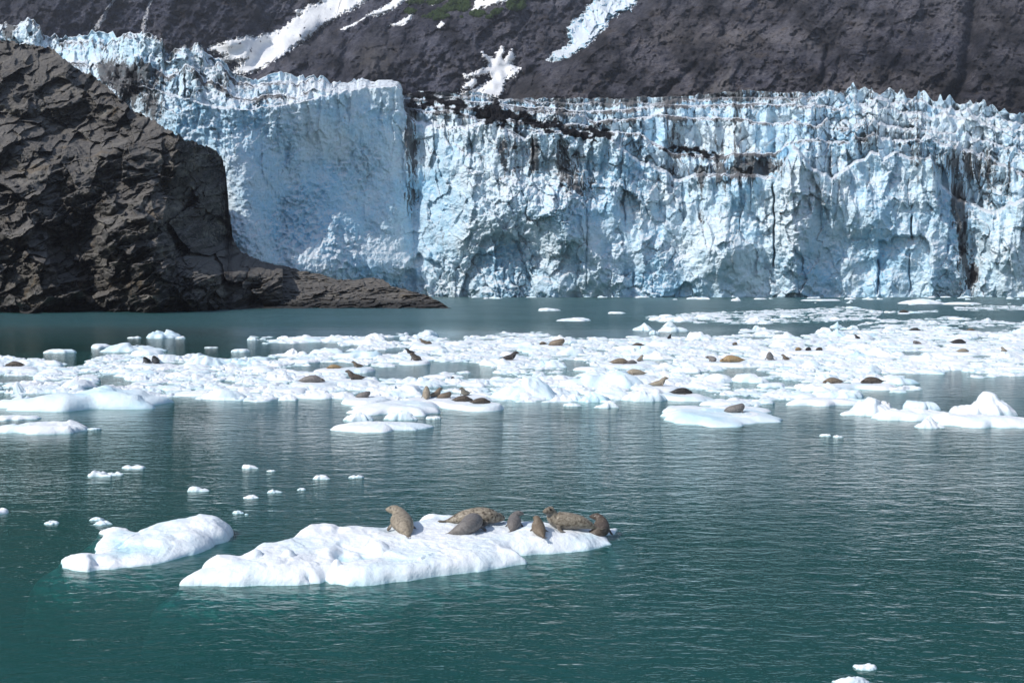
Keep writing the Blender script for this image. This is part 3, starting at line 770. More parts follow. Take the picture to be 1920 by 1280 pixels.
# ================================================================ rock headland
rc = curve([(-200, 60), (0, 76), (30, 78), (62, 84), (95, 92), (125, 112), (150, 132), (188, 152), (215, 175), (245, 205), (280, 222), (312, 244), (350, 264), (385, 273), (402, 279), (413, 288), (420, 306), (426, 345), (431, 395), (436, 445), (448, 468), (475, 484), (500, 492), (530, 500)])
def rock_depth(x, y):
    h = 582 - y
    Y = 214 + 0.10 * h + 0.16 * np.maximum(h - 120, 0) + 0.28 * np.maximum(h - 290, 0)
    # the right flank turns away and falls into its own shade
    Y = Y + 0.75 * np.maximum(x - (300 + 0.22 * (h - 150)), 0) * sst(60, 140, h) + 0.18 * np.maximum(x - 330, 0)
    Y = Y - 0.05 * np.maximum(150 - x, 0)
    def dome(cx, cy, rx, ry, dp, sh=2.0):
        d = ((x - cx) / rx) ** 2 + ((y - cy) / ry) ** 2
        return dp * np.clip(1 - d ** (sh / 2), 0, None) ** 0.6
    wx = x + 9 * fbm(x / 45, y / 45, 0, 3, 3); wy = y + 9 * fbm(x / 45, y / 45, 0, 3, 6)
    for (cx, cy, rx, ry, dp) in ((245, 500, 85, 110, 13), (225, 430, 60, 60, 7), (330, 530, 90, 95, 11), (375, 480, 50, 60, 7), (420, 560, 62, 45, 7), (40, 540, 75, 120, 9), (110, 530, 60, 80, 7), (290, 395, 55, 32, 8),
                                 (70, 380, 110, 90, 8), (200, 345, 90, 60, 6), (150, 480, 60, 45, -9), (100, 455, 50, 40, -7), (330, 370, 45, 60, -8), (160, 250, 110, 30, -8), (150, 220, 80, 24, -9), (60, 160, 110, 60, 10), (40, 270, 80, 45, 7)):
        d = ((wx - cx) / rx) ** 2 + ((wy - cy) / ry) ** 2
        Y = Y - dp * np.clip(1 - d, 0, None) ** 0.55
    # beds that dip down to the left, stepped
    b = (y + 0.42 * x) + 16 * fbm(x / 90, y / 60, 0, 4, 11)
    q = b / 30.0
    Y = Y - 3.0 * (sst(0.0, 0.22, q - np.floor(q)) - (q - np.floor(q))) * (0.5 + 0.7 * sst(-0.2, 0.3, fbm(x / 80, y / 60, 0, 2, 15)))
    q = (b + 5 * fbm(x / 20, y / 20, 0, 2, 9)) / 11.0
    Y = Y - 0.7 * (sst(0.0, 0.25, q - np.floor(q)) - (q - np.floor(q)))
    dv = wy + 0.45 * wx; du = wx - 0.45 * wy
    Y = Y + 10.0 * facet(du / 74, dv / 50, 21)[0] + 4.6 * facet(du / 32, dv / 17, 22)[0] + 0.7 * facet(du / 12, dv / 7, 23)[0]
    f, r, e = facet(wx / 34, wy / 40, 25)
    Y = Y + 1.2 * sst(0.06, 0.0, e) * sst(0.0, 0.3, fbm(x / 60, y / 60, 0, 2, 18))
    Y = Y - 2.2 * ridged((x + 0.2 * y) / 14, y / 90, 0, 4, 45) * sst(310, 360, x) * sst(470, 420, y)
    Y = Y - 0.35 * ridged(x / 20, y / 14, 0, 3, 27) - 0.25 * fbm(x / 6, y / 6, 0, 3, 29)
    return Y

def rock_sheet(name, xs, yb, ct, depth, NR, label, back=60):
    X = np.repeat(xs[None], NR, 0)
    t = np.linspace(0, 1, NR)[:, None]
    Yp = yb[None] + (ct[None] - yb[None]) * t
    D = depth(X, Yp)
    V = at_depth(X, Yp, D)
    b1 = behind(V[-1], 6, None, -1.5)
    b2 = behind(V[-1], back, -2)
    V = np.concatenate([V, b1[None], b2[None]], 0)
    q_ = 7 * fbm(X / 22, Yp / 22, 0, 3, 3); dv = Yp + 0.45 * X + q_; du = X - 0.45 * Yp + q_
    tone = 0.45 * facet(du / 60, dv / 34, 211)[1] + 0.35 * facet(du / 26, dv / 13, 212)[1] + 0.2 * facet(du / 10, dv / 5, 213)[1]
    tone = np.concatenate([tone, tone[-1:], tone[-1:]], 0)
    patch = np.clip(0.40 + 0.8 * fbm(du / 70, dv / 34, 0, 5, 231, 0.6) + 0.5 * (ridged(du / 50, dv / 12, 0, 4, 233) - 0.45), 0, 1)
    patch = np.concatenate([patch, patch[-1:], patch[-1:]], 0)
    me = raw_mesh(name, V, grid_quads(V.shape[0], V.shape[1]), dict(tone=tone, patch=patch))
    return tag(link(name, me, MR), label, 'rock', None, 'structure')
xs = np.arange(-220, 530, 1.15)
ct = rc(xs + 3.0 * pn(xs / 2.5, 0, 0, 44) * sst(405, 415, xs)) + 6 * fbm(xs / 14, 0, 0, 5, 41) * sst(435, 405, xs) + 3 * pn(xs / 4, 0, 0, 42)
rock_sheet('rock_headland', xs, np.full(xs.shape, 590.0) - 0 * xs, np.minimum(ct, 585), rock_depth, 420, 'high dark layered rock headland rising from the water left of the ice wall')
pc = curve([(330, 400), (430, 455), (470, 484), (500, 494), (540, 500), (560, 506), (600, 514), (635, 524), (665, 524), (700, 520), (716, 524), (735, 536), (760, 542), (790, 550), (815, 560), (832, 570), (842, 577)])
def pen_depth(x, y):
    h = 577 - y
    Y = 236 + 0.75 * h + 0.25 * np.maximum(h - 35, 0)
    b = (y + 0.10 * x) + 6 * fbm(x / 60, y / 25, 0, 4, 17)
    q = b / 11.0
    Y = Y - 3.4 * (sst(0.0, 0.3, q - np.floor(q)) - (q - np.floor(q)))
    q = b / 4.6
    Y = Y - 1.3 * (sst(0.0, 0.3, q - np.floor(q)) - (q - np.floor(q)))
    Y = Y + 3.2 * facet(x / 34, y / 13, 31)[0] + 1.3 * facet(x / 13, y / 6, 32)[0] - 1.0 * ridged(x / 12, y / 5, 0, 4, 33)
    return Y
xs = np.arange(330, 846, 1.1)
ct = np.minimum(pc(xs) + 2.4 * fbm(xs / 12, 0, 0, 5, 47), 577.5)
yb = np.full(xs.shape, 580.0)
rock_sheet('rock_spit', xs, yb, ct, pen_depth, 120, 'low layered grey rock spit reaching right from the dark headland', back=25)
# ================================================================ floating ice
GRP = {}
def floe_verts(rs, L, Wd, H, flat=0.5, nth=44, nr=13, peak=0.0, rough=0.35, block=0.0):
    """one lump of floating ice about its centre: outline, broken top, a shelf under the water"""
    th = np.linspace(0, 2 * math.pi, nth, endpoint=False)
    sd = rs.randint(0, 200)
    rad = 1 + 0.36 * fbm(np.cos(th) * 1.5, np.sin(th) * 1.5, sd * 1.7, 5, 0)
    rad = rad * (1 + 0.10 * pn(th * 3.0, sd, 0) * np.sin(th / 2) ** 2)
    r_in = np.linspace(0, 1, nr) ** 0.8
    edge_z = [(1.00, -0.015), (0.975, -0.04), (0.92, -0.09), (0.75, -0.16)]
    rows = []
    ox, oy = rs.uniform(-.35, .35), rs.uniform(-.25, .25)
    for r in r_in:
        x = np.cos(th) * rad * r * L / 2; y = np.sin(th) * rad * r * Wd / 2
        prof = (1 - r ** (2.6 + 4 * flat)) ** (0.75)
        sc = max(L, Wd)
        f, _, _ = facet(x / (0.42 * sc) + sd, y / (0.42 * sc) + 3, 7)
        bump = 0.60 + rough * (1.0 * fbm(x / (0.55 * sc), y / (0.55 * sc), sd * 0.7, 3, 2) + 0.24 * fbm(x / (0.17 * sc), y / (0.17 * sc), sd * 0.3, 3, 4) + 0.8 * f)
        f3, _, _ = facet(x / (0.13 * sc) + sd, y / (0.13 * sc), 9)
        bump = np.clip(bump + block * f + 0.16 * f3 * (0.4 + rough), 0.12, 1.2)
        pk = peak * np.exp(-(((x / L * 2 - ox) / 0.42) ** 2 + ((y / Wd * 2 - oy) / 0.38) ** 2))
        tilt = 1 + 0.35 * (x / L * 2) * (rs_t(sd) - .5) * 2
        z = H * prof * np.clip((bump * (1 - flat) + 0.62 * flat) * tilt + pk, 0.10, None)
        z = np.maximum(z, 0.03 * prof + 0.0)
        rows.append(np.stack([x, y, z], -1))
    rim = rows[-1]
    for (k, z) in edge_z:
        rows.append(np.stack([rim[:, 0] * k, rim[:, 1] * k, np.full(nth, z * min(1.3, 0.25 + max(L, Wd) * 0.25))], -1))
    return np.array(rows)

def rs_t(sd): return (sd * 0.6180339) % 1.0

def ring_quads(nr, nth):
    i = np.arange(nr * nth).reshape(nr, nth)
    j = np.roll(i, -1, 1)
    return np.stack([i[:-1], j[:-1], j[1:], i[1:]], -1).reshape(-1, 4)[:, ::-1]

def floe_mesh(name, seed, L, Wd, H, mat=None, **kw):
    rs = np.random.RandomState(seed)
    V = floe_verts(rs, L, Wd, H, **kw)
    me = raw_mesh(name, V, ring_quads(V.shape[0], V.shape[1]))
    me.materials.append(mat or MF)
    return me

def put_floe(me, name, x, y, rz=0.0, sc=(1, 1, 1), **t):
    o = bpy.data.objects.new(name, me); C.objects.link(o)
    o.location = (x, y, 0); o.rotation_euler = (0, 0, rz); o.scale = sc
    return tag(o, **t)

def floe_px(x0, x1, yt, yb, seed, label, cat='ice floe', group='floating ice', name='ice_floe', depth=None, mat=None, **kw):
    """a floe that reaches from column x0 to x1 with its waterline nearest us on row yb and its crest on row yt"""
    cx = (x0 + x1) / 2
    f = gp(cx, yb)
    ppm = (yb - HOR) / CAMH
    L = (x1 - x0) / ppm * 0.97
    hh = (yb - yt) / ppm
    # the upward extent is shared between how deep it is and how high it stands
    if depth is None:
        depth = min(0.55 * L, 0.75 * hh * f[1] / CAMH)
        depth = max(depth, min(0.35 * L, 1.0))
    H = hh - depth * 0.55 * CAMH / f[1]
    pk_ = kw.get('peak', 0.0)
    H = min(max(H, 0.10), (0.30 + 0.25 * min(pk_, 1)) * L if pk_ < 1 else 9)
    if L < 1.0: H = min(H, 0.15 * L)
    elif pk_ < 1: H *= 0.60 if yb < 670 else 0.70
    kw.setdefault('nth', 72 if yb > 680 else 52); kw.setdefault('nr', 20 if yb > 680 else 14)
    me = floe_mesh(name, seed, L, depth, H / (0.62 + 0.5 * kw.get('peak', 0.0)), mat, **kw)
    return put_floe(me, name, f[0], f[1] + depth * 0.5, 0, label=label, cat=cat, group=group)

# ---------------------------------------------------------------- the two near floes: outline and heights read off the photo
def big_floe(name, outline, ctrl, cell, label, cuts=(), lumps=(), amp=0.05, seed=0, base=0.25, edgew=0.22):
    O = np.array([gp(x, y, z)[:2] for x, y, z in outline])
    c0 = O.mean(0)
    Cp = np.array([gp(x, y, z) for x, y, z in ctrl])
    x0, y0 = O.min(0) - 1.3; x1, y1 = O.max(0) + 1.3
    X, Y = np.meshgrid(np.arange(x0, x1, cell), np.arange(y0, y1, cell))
    wx = X + 0.05 * pn(X * 3, Y * 3, 0, seed + 2); wy = Y + 0.05 * pn(X * 3, Y * 3, 0, seed + 5)
    sd = poly_sd(wx, wy, O) + 0.030 * fbm(X * 1.6, Y * 1.6, 0, 3, seed + 7) + 0.008 * fbm(X * 7, Y * 7, 0, 2, seed + 8)
    num = np.zeros_like(X); den = np.zeros_like(X)
    for (a, b, c) in Cp:
        wgt = 1 / (((X - a) ** 2 + ((Y - b) * 0.8) ** 2) + 0.02) ** 2.0
        num += wgt * c; den += wgt
    Hh = num / den * 0.88
    for (px, py, pz, r, h) in lumps:
        g = gp(px, py, pz)
        d = np.sqrt((X - g[0]) ** 2 + (Y - g[1]) ** 2) / r
        Hh = Hh + h * np.sqrt(np.clip(1 - d ** 2, 0, None))
    hum = fbm(X * 1.1, Y * 1.1, 0, 5, seed + 1)
    Hh = Hh + amp * hum + amp * 0.5 * np.maximum(0, ridged(X * 0.9, Y * 0.9, 0, 3, seed + 4) - 0.6) * 2 + 0.008 * fbm(X * 8, Y * 8, 0, 3, seed + 3) - 0.030 * np.clip(pn(X * 4.5, Y * 5.5, 0, seed + 6) - 0.25, 0, 1)
    Hh = Hh + 0.022 * facet(X * 1.1 + 0.3 * hum, Y * 1.3, 61)[0] + 0.006 * facet(X * 5, Y * 6, 62)[0]
    for (pts, wd, dp) in cuts:
        P = [gp(*p)[:2] for p in pts]
        d = np.full(X.shape, 9.0)
        for (a, b), (c, e) in zip(P[:-1], P[1:]):
            L = (c - a) ** 2 + (e - b) ** 2
            t = np.clip(((X - a) * (c - a) + (Y - b) * (e - b)) / L, 0, 1)
            d = np.minimum(d, np.hypot(X - a - t * (c - a), Y - b - t * (e - b)))
        Hh = Hh - dp * np.exp(-(d / wd) ** 2)
    ew = edgew * (1 + 0.5 * pn(X * 1.3, Y * 1.3, 0, seed + 9))
    rim = (1 - (1 - np.clip(sd / ew, 0, 1)) ** 2) ** 0.62
    Z = np.maximum(Hh, 0.05) * rim + 0.0
    under = -0.05 - 0.75 * np.clip(-sd, 0, None) - 2.4 * np.clip(-sd - 0.25 - 0.25 * (0.5 + fbm(X * .8, Y * .8, 0, 3, 55)), 0, None)
    Z = np.where(sd > 0, Z, under - 0.06 * sst(0, 0.04, -sd))
    V = np.stack([X - c0[0], Y - c0[1], Z], -1)
    q = grid_quads(*X.shape)
    keep = (Z.reshape(-1)[q] > -1.3).all(1)
    q = q[keep]
    used, inv = np.unique(q, return_inverse=True)
    pool = sst(0.24, 0.12, Z) * sst(0.2, 0.5, sd) * 0.75
    me = raw_mesh(name, V.reshape(-1, 3)[used], inv.reshape(-1, 4), dict(pool=pool.reshape(-1)[used]))
    me.materials.append(MF_NEAR)
    o = link(name, me); o.location = (c0[0], c0[1], 0)
    tag(o, label, 'ice floe', 'near ice floes')
    def height(x, y):
        i = (y - y0) / cell; j = (x - x0) / cell
        i0, j0 = int(i), int(j)
        return float(Z[np.clip(i0, 0, Z.shape[0] - 1), np.clip(j0, 0, Z.shape[1] - 1)])
    return height

OUT_MAIN = [(337, 1098, 0), (372, 1098, 0), (430, 1099, 0), (500, 1098, 0), (560, 1097, 0), (603, 1094, 0), (612, 1089, 0), (622, 1094, 0), (650, 1098, 0), (682, 1099, 0), (740, 1092, 0), (800, 1084, 0), (850, 1077, 0), (905, 1070, 0), (945, 1064, 0), (986, 1056, 0),
            (975, 1050, 0), (962, 1042, 0), (1000, 1040, 0), (1045, 1037, 0), (1090, 1034, 0), (1120, 1028, 0), (1149, 1021, 0), (1142, 1012, 0), (1126, 1006, 0.02), (1154, 1001, 0), (1157, 993, 0), (1140, 984, .1), (1110, 982, .2), (1060, 980, .22), (1000, 977, .25), (975, 974, .25),
            (930, 971, .25), (880, 966, .3), (838, 958, .35), (790, 955, .38), (780, 964, .35), (792, 974, .3), (775, 978, .3), (745, 978, .32), (720, 977, .35), (697, 981, .38), (688, 970, .45), (668, 973, .45), (662, 990, .25), (655, 986, .3), (650, 972, .5), (620, 971, .5), (575, 972, .5), (555, 980, .5), (540, 992, .45), (510, 1006, .4), (490, 1006, .4), (466, 1012, .4), (450, 1028, .35),
            (400, 1029, .32), (382, 1040, .3), (376, 1060, .2), (355, 1064, .2), (342, 1080, .1)]
CT_MAIN = [(400, 1040, .34), (440, 1042, .34), (380, 1070, .26), (360, 1085, .2), (430, 1078, .34), (500, 1070, .36), (560, 1075, .34), (600, 1080, .20), (470, 1020, .40), (520, 1010, .42), (560, 1000, .42), (580, 982, .52), (620, 976, .56), (645, 978, .56), (600, 992, .46), (640, 996, .36),
           (560, 1030, .36), (600, 1045, .28), (640, 1050, .14), (690, 1046, .11), (740, 1050, .16), (660, 1030, .30), (620, 1025, .38), (700, 1015, .40), (740, 1030, .34), (640, 1068, .28), (690, 1062, .36), (740, 1062, .42), (790, 1056, .42), (850, 1050, .38), (900, 1045, .34), (950, 1053, .18), (700, 1082, .30), (770, 1076, .34), (830, 1066, .34), (675, 984, .48), (700, 990, .44),
           (740, 990, .36), (780, 995, .36), (820, 990, .36), (800, 966, .44), (840, 968, .42), (880, 990, .34), (930, 1000, .33), (900, 1020, .34), (980, 1020, .32), (1040, 1020, .24), (1010, 1005, .30), (1060, 1000, .28), (1100, 1005, .22), (1130, 1015, .10), (960, 985, .32), (1000, 985, .42), (1022, 978, .40), (1060, 985, .30), (1110, 988, .26), (1140, 990, .14), (1080, 1026, .12), (1000, 1034, .16)]
H_MAIN = big_floe('ice_floe', OUT_MAIN, CT_MAIN, 0.028, 'largest near white floe with the close group of seals lying on it',
                  cuts=([[(578, 1058, .35), (600, 1068, .3), (628, 1082, .2), (650, 1096, 0)], 0.045, 0.20], [[(560, 1002, .42), (600, 998, .42), (650, 992, .4)], 0.05, 0.05], [[(640, 1012, .38), (670, 1022, .34), (700, 1040, .2)], 0.05, 0.06]),
                  lumps=[(541, 1033, .40, .13, .11), (478, 1036, .38, .14, .12), (632, 1058, .22, .09, .10), (430, 1046, .34, .2, .05), (512, 1046, .36, .25, .05), (702, 1036, .2, .30, .10), (585, 1052, .3, .14, .05)], amp=0.030, seed=3, edgew=0.46)
OUT_LEFT = [(111, 1050, 0), (118, 1064, 0), (140, 1070, 0), (165, 1072, 0), (188, 1068, 0), (215, 1066, 0), (255, 1062, 0), (300, 1056, 0), (330, 1048, 0), (365, 1040, 0), (396, 1028, 0), (400, 1022, 0), (425, 1015, 0), (438, 1004, 0), (440, 992, .05), (432, 975, .3), (420, 960, .45), (405, 953, .5), (380, 951, .5), (345, 955, .5),
            (310, 961, .45), (285, 970, .4), (262, 977, .35), (245, 973, .35), (225, 974, .3), (182, 990, .12), (200, 992, .15), (192, 1003, .1), (176, 1020, .08), (180, 1024, .1), (178, 1035, .15), (172, 1030, .22), (150, 1030, .25), (130, 1034, .2), (115, 1042, .1)]
CT_LEFT = [(140, 1042, .36), (160, 1040, .38), (150, 1060, .26), (190, 1052, .16), (220, 1050, .13), (230, 1035, .16), (260, 1030, .20), (200, 1015, .16), (230, 995, .24), (270, 1000, .30), (300, 985, .38), (340, 970, .46), (390, 962, .50), (415, 975, .46), (360, 990, .40), (320, 1010, .30), (280, 1040, .17), (340, 1025, .22), (390, 1008, .30), (425, 990, .40), (370, 1020, .26), (300, 1045, .12)]
H_LEFT = big_floe('ice_floe', OUT_LEFT, CT_LEFT, 0.032, 'empty white floe left of the seal group, with a block at its left end',
                  cuts=([[(176, 1034, .3), (184, 1046, .2), (200, 1060, .05)], 0.08, 0.10], [[(280, 985, .35), (240, 1010, .2), (215, 1030, .1)], 0.05, 0.05]), lumps=[(300, 1008, .3, .3, .05), (420, 1000, .3, .25, .08)], amp=0.035, seed=31, edgew=0.46)

# ---------------------------------------------------------------- floes one can point at
fl = floe_px
fl(-60, 265, 716, 771, 1, 'largest pale blue shelf of ice at the left edge, ending in a sharp right tip', flat=.35, peak=.35, rough=.45, mat=MF_BLUE, depth=4.5)
fl(-40, 152, 786, 815, 2, 'low white floe just below the big shelf at the left edge', flat=.5, rough=.5)
fl(164, 187, 797, 806, 3, 'tiny white scrap right of the low floe at the left edge', flat=.6)
fl(-25, 60, 776, 788, 4, 'thin scrap of ice between the big shelf and the low floe at the left edge', flat=.6)
fl(262, 326, 610, 634, 5, 'domed blue white bergy bit standing alone before the dark rock', flat=.2, peak=.5, rough=.5, mat=MF_BLUE, depth=4.0)
fl(236, 262, 629, 634, 205, 'low white tail of ice left of the domed bergy bit', flat=.5)
fl(326, 347, 628, 635, 206, 'low white tail of ice right of the domed bergy bit', flat=.5)
fl(160, 196, 635, 653, 6, 'square ice block left of the long low floe near the dark rock', flat=.85, rough=.2, depth=2.4)
fl(182, 292, 640, 660, 7, 'long low arched floe right of the square ice block', flat=.3, rough=.5, mat=MF_BLUE, depth=3.0)
fl(275, 288, 638, 668, 8, 'slim upright ice pinnacle at the end of the long low arched floe', flat=.0, peak=1.3, rough=.2, depth=.6)
fl(76, 134, 650, 662, 9, 'smooth low floe alone in dark water near the left edge', flat=.5, rough=.3)
fl(382, 408, 649, 652, 10, 'thin flat scrap alone in the darkest water', flat=.8)
fl(432, 466, 650, 660, 11, 'small rounded slab in dark water left of the blue leads', flat=.75, rough=.2)
fl(463, 484, 622, 638, 12, 'leftmost upright block of the thin distant ice line', flat=.4, rough=.5)
fl(486, 498, 628, 636, 13, 'small lump between two blocks of the thin distant ice line', flat=.4)
fl(517, 543, 622, 636, 14, 'rounded block on the thin distant ice line', flat=.3, peak=.3)
fl(500, 600, 630, 642, 15, 'long low middle stretch of the thin distant ice line', flat=.4, rough=.7)
fl(585, 662, 625, 641, 16, 'right hand low stretch of the thin distant ice line', flat=.4, rough=.7)
fl(522, 575, 652, 668, 17, 'small peaked floe in blue water above the pack', flat=.2, peak=.5, rough=.5)
fl(582, 608, 654, 662, 18, 'small tilted slab at the upper edge of the pack', flat=.4)
fl(330, 432, 657, 686, 19, 'long pale blue ridge of ice standing out of the left pack', flat=.2, peak=.4, rough=.5, mat=MF_BLUE, depth=3.4)
fl(425, 490, 666, 684, 20, 'low blue ridge continuing right of the long ridge in the left pack', flat=.3, rough=.5, mat=MF_BLUE)
fl(10, 104, 668, 688, 21, 'low white floe behind the curved brown seal at the left edge', flat=.4, rough=.4)
fl(4, 42, 716, 738, 22, 'jagged little peaks of ice near the left edge', flat=.0, peak=.7, rough=.9, block=.6)
fl(45, 78, 722, 736, 23, 'small pyramid of ice beside the jagged peaks', flat=.0, peak=.8)
fl(925, 1052, 705, 750, 24, 'broad pale blue mound of ice with a cracked face at the pack front', flat=.25, peak=.15, rough=.6, mat=MF_BLUE, depth=3.6)
fl(1040, 1225, 692, 728, 25, 'long turquoise wall of ice in the middle of the pack', flat=.25, peak=.1, rough=.6, mat=MF_BLUE, depth=3.4)
fl(1052, 1096, 726, 752, 26, 'rounded lump in front of the turquoise wall, left one', flat=.3, peak=.1, rough=.2)
fl(1086, 1140, 722, 754, 27, 'dome shaped lump in front of the turquoise wall, middle one', flat=.2, peak=.25, rough=.2, mat=MF_BLUE)
fl(1172, 1252, 728, 753, 28, 'low blue slab with a broken right end in front of the turquoise wall', flat=.5, rough=.4)
fl(1055, 1090, 748, 762, 29, 'small white lump drifting off the pack front', flat=.3)
fl(1115, 1160, 750, 765, 30, 'small pointed scrap drifting off the pack front', flat=.1, peak=.4)
fl(628, 838, 750, 780, 31, 'wide flat tongue of ice just below the five seals at the pack front', flat=.6, rough=.4, depth=3.8)
fl(640, 700, 772, 790, 32, 'low lump at the left under the wide flat tongue of ice', flat=.3)
fl(718, 782, 768, 788, 33, 'low lump in the middle under the wide flat tongue of ice', flat=.3, peak=.2)
fl(796, 828, 768, 786, 34, 'small cube like lump at the right under the wide flat tongue', flat=.6, rough=.3)
fl(597, 792, 788, 810, 35, 'long smooth low floe, lowest of the middle pack', flat=.5, rough=.3, depth=2.0)
fl(1250, 1482, 764, 798, 36, 'pale floe with the curled grey seal on it', flat=.55, rough=.35, depth=4.6, mat=MF_BLUE)
fl(1480, 1625, 742, 762, 37, 'long thin straight sided slab under the blue hollow', flat=.85, rough=.2)
fl(1528, 1632, 726, 748, 38, 'hollowed blue grey block on the right side of the pack', flat=.3, rough=.6, mat=MF_BLUE)
fl(1590, 1702, 748, 780, 39, 'rounded pale hummock left of the lone block on the right', flat=.2, rough=.5, peak=.2)
fl(1706, 1772, 746, 770, 40, 'lone angular bluish block in open water at the right', flat=.7, rough=.3, mat=MF_BLUE, depth=1.6)
fl(1810, 1918, 738, 782, 41, 'tall ragged peak of ice near the right edge', flat=.3, peak=.25, rough=.8, block=.4, depth=2.6)
fl(1675, 1840, 764, 790, 42, 'long low floe running left from the ragged peak', flat=.4, rough=.4)
fl(1720, 1777, 780, 803, 43, 'little pointed berg with a curled tip, lowest at the right', flat=.2, peak=.6, rough=.3)
fl(1780, 1990, 773, 804, 44, 'long low floe leaving the picture at the right edge', flat=.5, rough=.3, depth=3.0)
fl(1190, 1232, 602, 620, 45, 'smooth blue dome alone above the pack', flat=.0, peak=.6, rough=.2, mat=MF_BLUE, depth=4)
fl(1234, 1292, 607, 622, 46, 'rounded white floe right of the smooth blue dome', flat=.3, rough=.3)
fl(1250, 1305, 588, 603, 47, 'white floe left of the distant ice line, near the smooth dome', flat=.3, rough=.6)
fl(1292, 1340, 621, 637, 48, 'pair of snowy humps in the grey water above the pack', flat=.2, rough=.7)
fl(1006, 1051, 575, 583, 49, 'long thin flat floe alone on the far water', flat=.7, rough=.3)
fl(1042, 1113, 593, 602, 50, 'low floe with a small right hump on the far water', flat=.4, rough=.5)
fl(1139, 1176, 582, 588, 51, 'short thin floe alone on the far water', flat=.7)
fl(1700, 1788, 559, 570, 52, 'long floe lifted in the middle, close under the ice wall at the right', flat=.4, rough=.6)
fl(1782, 1850, 564, 571, 53, 'flat floe right of the lifted floe under the ice wall', flat=.7)
fl(1508, 1578, 559, 564, 54, 'very thin line of ice on the far water near the wall', flat=.8)
fl(1370, 1392, 554, 564, 55, 'small ragged lump close under the ice wall', flat=.1, peak=.6)
fl(1288, 1322, 555, 560, 56, 'small smooth cap of ice at the foot of the ice wall', flat=.5)
for (x0, x1, yt, yb, sd, lb) in ((160, 206, 874, 894, 60, 'small jagged floe in open water above the left floe'), (196, 228, 872, 891, 61, 'taller right half beside the small jagged floe'), (229, 270, 867, 879, 62, 'low scrap right of the small jagged floe'), (351, 388, 911, 922, 63, 'small two lobed scrap in open dark water'),
                                 (451, 482, 871, 879, 64, 'short flat scrap left of the spiky scrap'), (499, 517, 870, 884, 65, 'tiny spiky scrap of ice'), (585, 618, 892, 899, 66, 'thin white scrap above the near floe'), (652, 680, 887, 896, 67, 'tiny pointed scrap above the near floe'),
                                 (455, 481, 928, 935, 68, 'flat scrap behind the notch of the near floe'), (434, 456, 957, 963, 69, 'thin glassy scrap beside the left floe'), (458, 466, 956, 965, 70, 'pea sized scrap beside the left floe'), (79, 108, 973, 983, 71, 'half sunk glassy scrap left of the left floe'),
                                 (166, 190, 965, 976, 72, 'upper of two small pieces behind the left floe'), (172, 204, 970, 984, 73, 'lower of two small pieces behind the left floe'), (1538, 1562, 811, 818, 74, 'left scrap of a pair floating in open water at the right'), (1563, 1582, 814, 820, 75, 'right scrap of a pair floating in open water at the right'),
                                 (1604, 1650, 1240, 1257, 76, 'upper of two small white lumps at the bottom right'), (1572, 1642, 1264, 1288, 77, 'lower of two small white lumps at the bottom right'), (-60, 6, 934, 966, 78, 'white end of a floe cut by the left edge'), (555, 574, 912, 919, 79, 'faint scrap between two flat scraps above the near floe'),
                                 (500, 526, 919, 924, 80, 'barely floating sliver above the near floe')):
    fl(x0, x1, yt, yb, sd, lb, cat='ice scrap' if x1 - x0 < 60 else 'ice floe', group='scattered scraps in open water', name='ice_scrap' if x1 - x0 < 60 else 'ice_floe', flat=.35, rough=.7, nth=40, nr=12)

# ---------------------------------------------------------------- the pack
PACK = [(-380, 676), (60, 671), (100, 682), (150, 678), (200, 665), (260, 662), (330, 666), (440, 678), (500, 670), (570, 664), (625, 655), (640, 640), (672, 630), (750, 626), (830, 631), (850, 638), (880, 632), (960, 624), (1010, 622), (1060, 634), (1110, 640), (1180, 634), (1250, 632), (1300, 636),
        (1360, 628), (1420, 624), (1480, 632), (1540, 622), (1600, 612), (1640, 598), (1700, 600), (1780, 592), (1860, 600), (2200, 612), (2370, 640), (2200, 690), (2020, 702), (1900, 704), (1800, 700), (1700, 702), (1660, 714), (1725, 724), (1690, 732), (1600, 738), (1560, 744), (1630, 756), (1500, 752), (1440, 760), (1380, 780), (1300, 790), (1250, 770), (1285, 752),
        (1260, 742), (1130, 750), (1010, 752), (905, 748), (860, 752), (760, 752), (690, 756), (640, 752), (560, 748), (430, 748), (300, 748), (200, 750), (120, 745), (-380, 730)]
STRIPS = [[(1196, 592), (1290, 586), (1400, 582), (1500, 578), (1590, 574), (1660, 584), (1640, 600), (1560, 606), (1480, 612), (1360, 608), (1240, 606)], [(1660, 583), (1760, 580), (1765, 586), (1665, 588)], [(1785, 574), (1860, 572), (2180, 576), (2180, 584), (1880, 583), (1790, 582)],
          [(470, 634), (660, 628), (664, 640), (500, 642)], [(1060, 640), (1120, 632), (1180, 636), (1120, 644)], [(1390, 618), (1470, 612), (1480, 624), (1380, 626)]]
HOLES = [(205, 722, -40, 10), (30, 712, 55, 8), (605, 685, 40, 7), (560, 692, 26, 6), (800, 693, 130, 12), (700, 689, 50, 6), (900, 700, 60, 9), (1030, 700, 60, 7), (1080, 688, 26, 10), (1400, 702, 70, 9), (1470, 716, 50, 6), (1380, 728, 45, 6), (560, 652, 60, 8), (650, 655, 30, 8),
         (700, 660, 34, 5), (1330, 742, 50, 7), (1520, 612, 80, 6), (1440, 634, 40, 3), (1690, 662, 40, 3), (1860, 618, 60, 4), (760, 640, 40, 3), (1290, 758, 26, 6), (1650, 734, 30, 4), (860, 722, 30, 3)]
def pack_mask(x, y):
    m = poly_sd(x, y, PACK)
    for s_ in STRIPS: m = np.maximum(m, poly_sd(x, y, s_))
    for (a, b, rx, ry) in HOLES:
        d = np.sqrt(((x - a) / abs(rx)) ** 2 + ((y - b) / ry) ** 2)
        m = np.minimum(m, (d - 1) * ry)
    return m

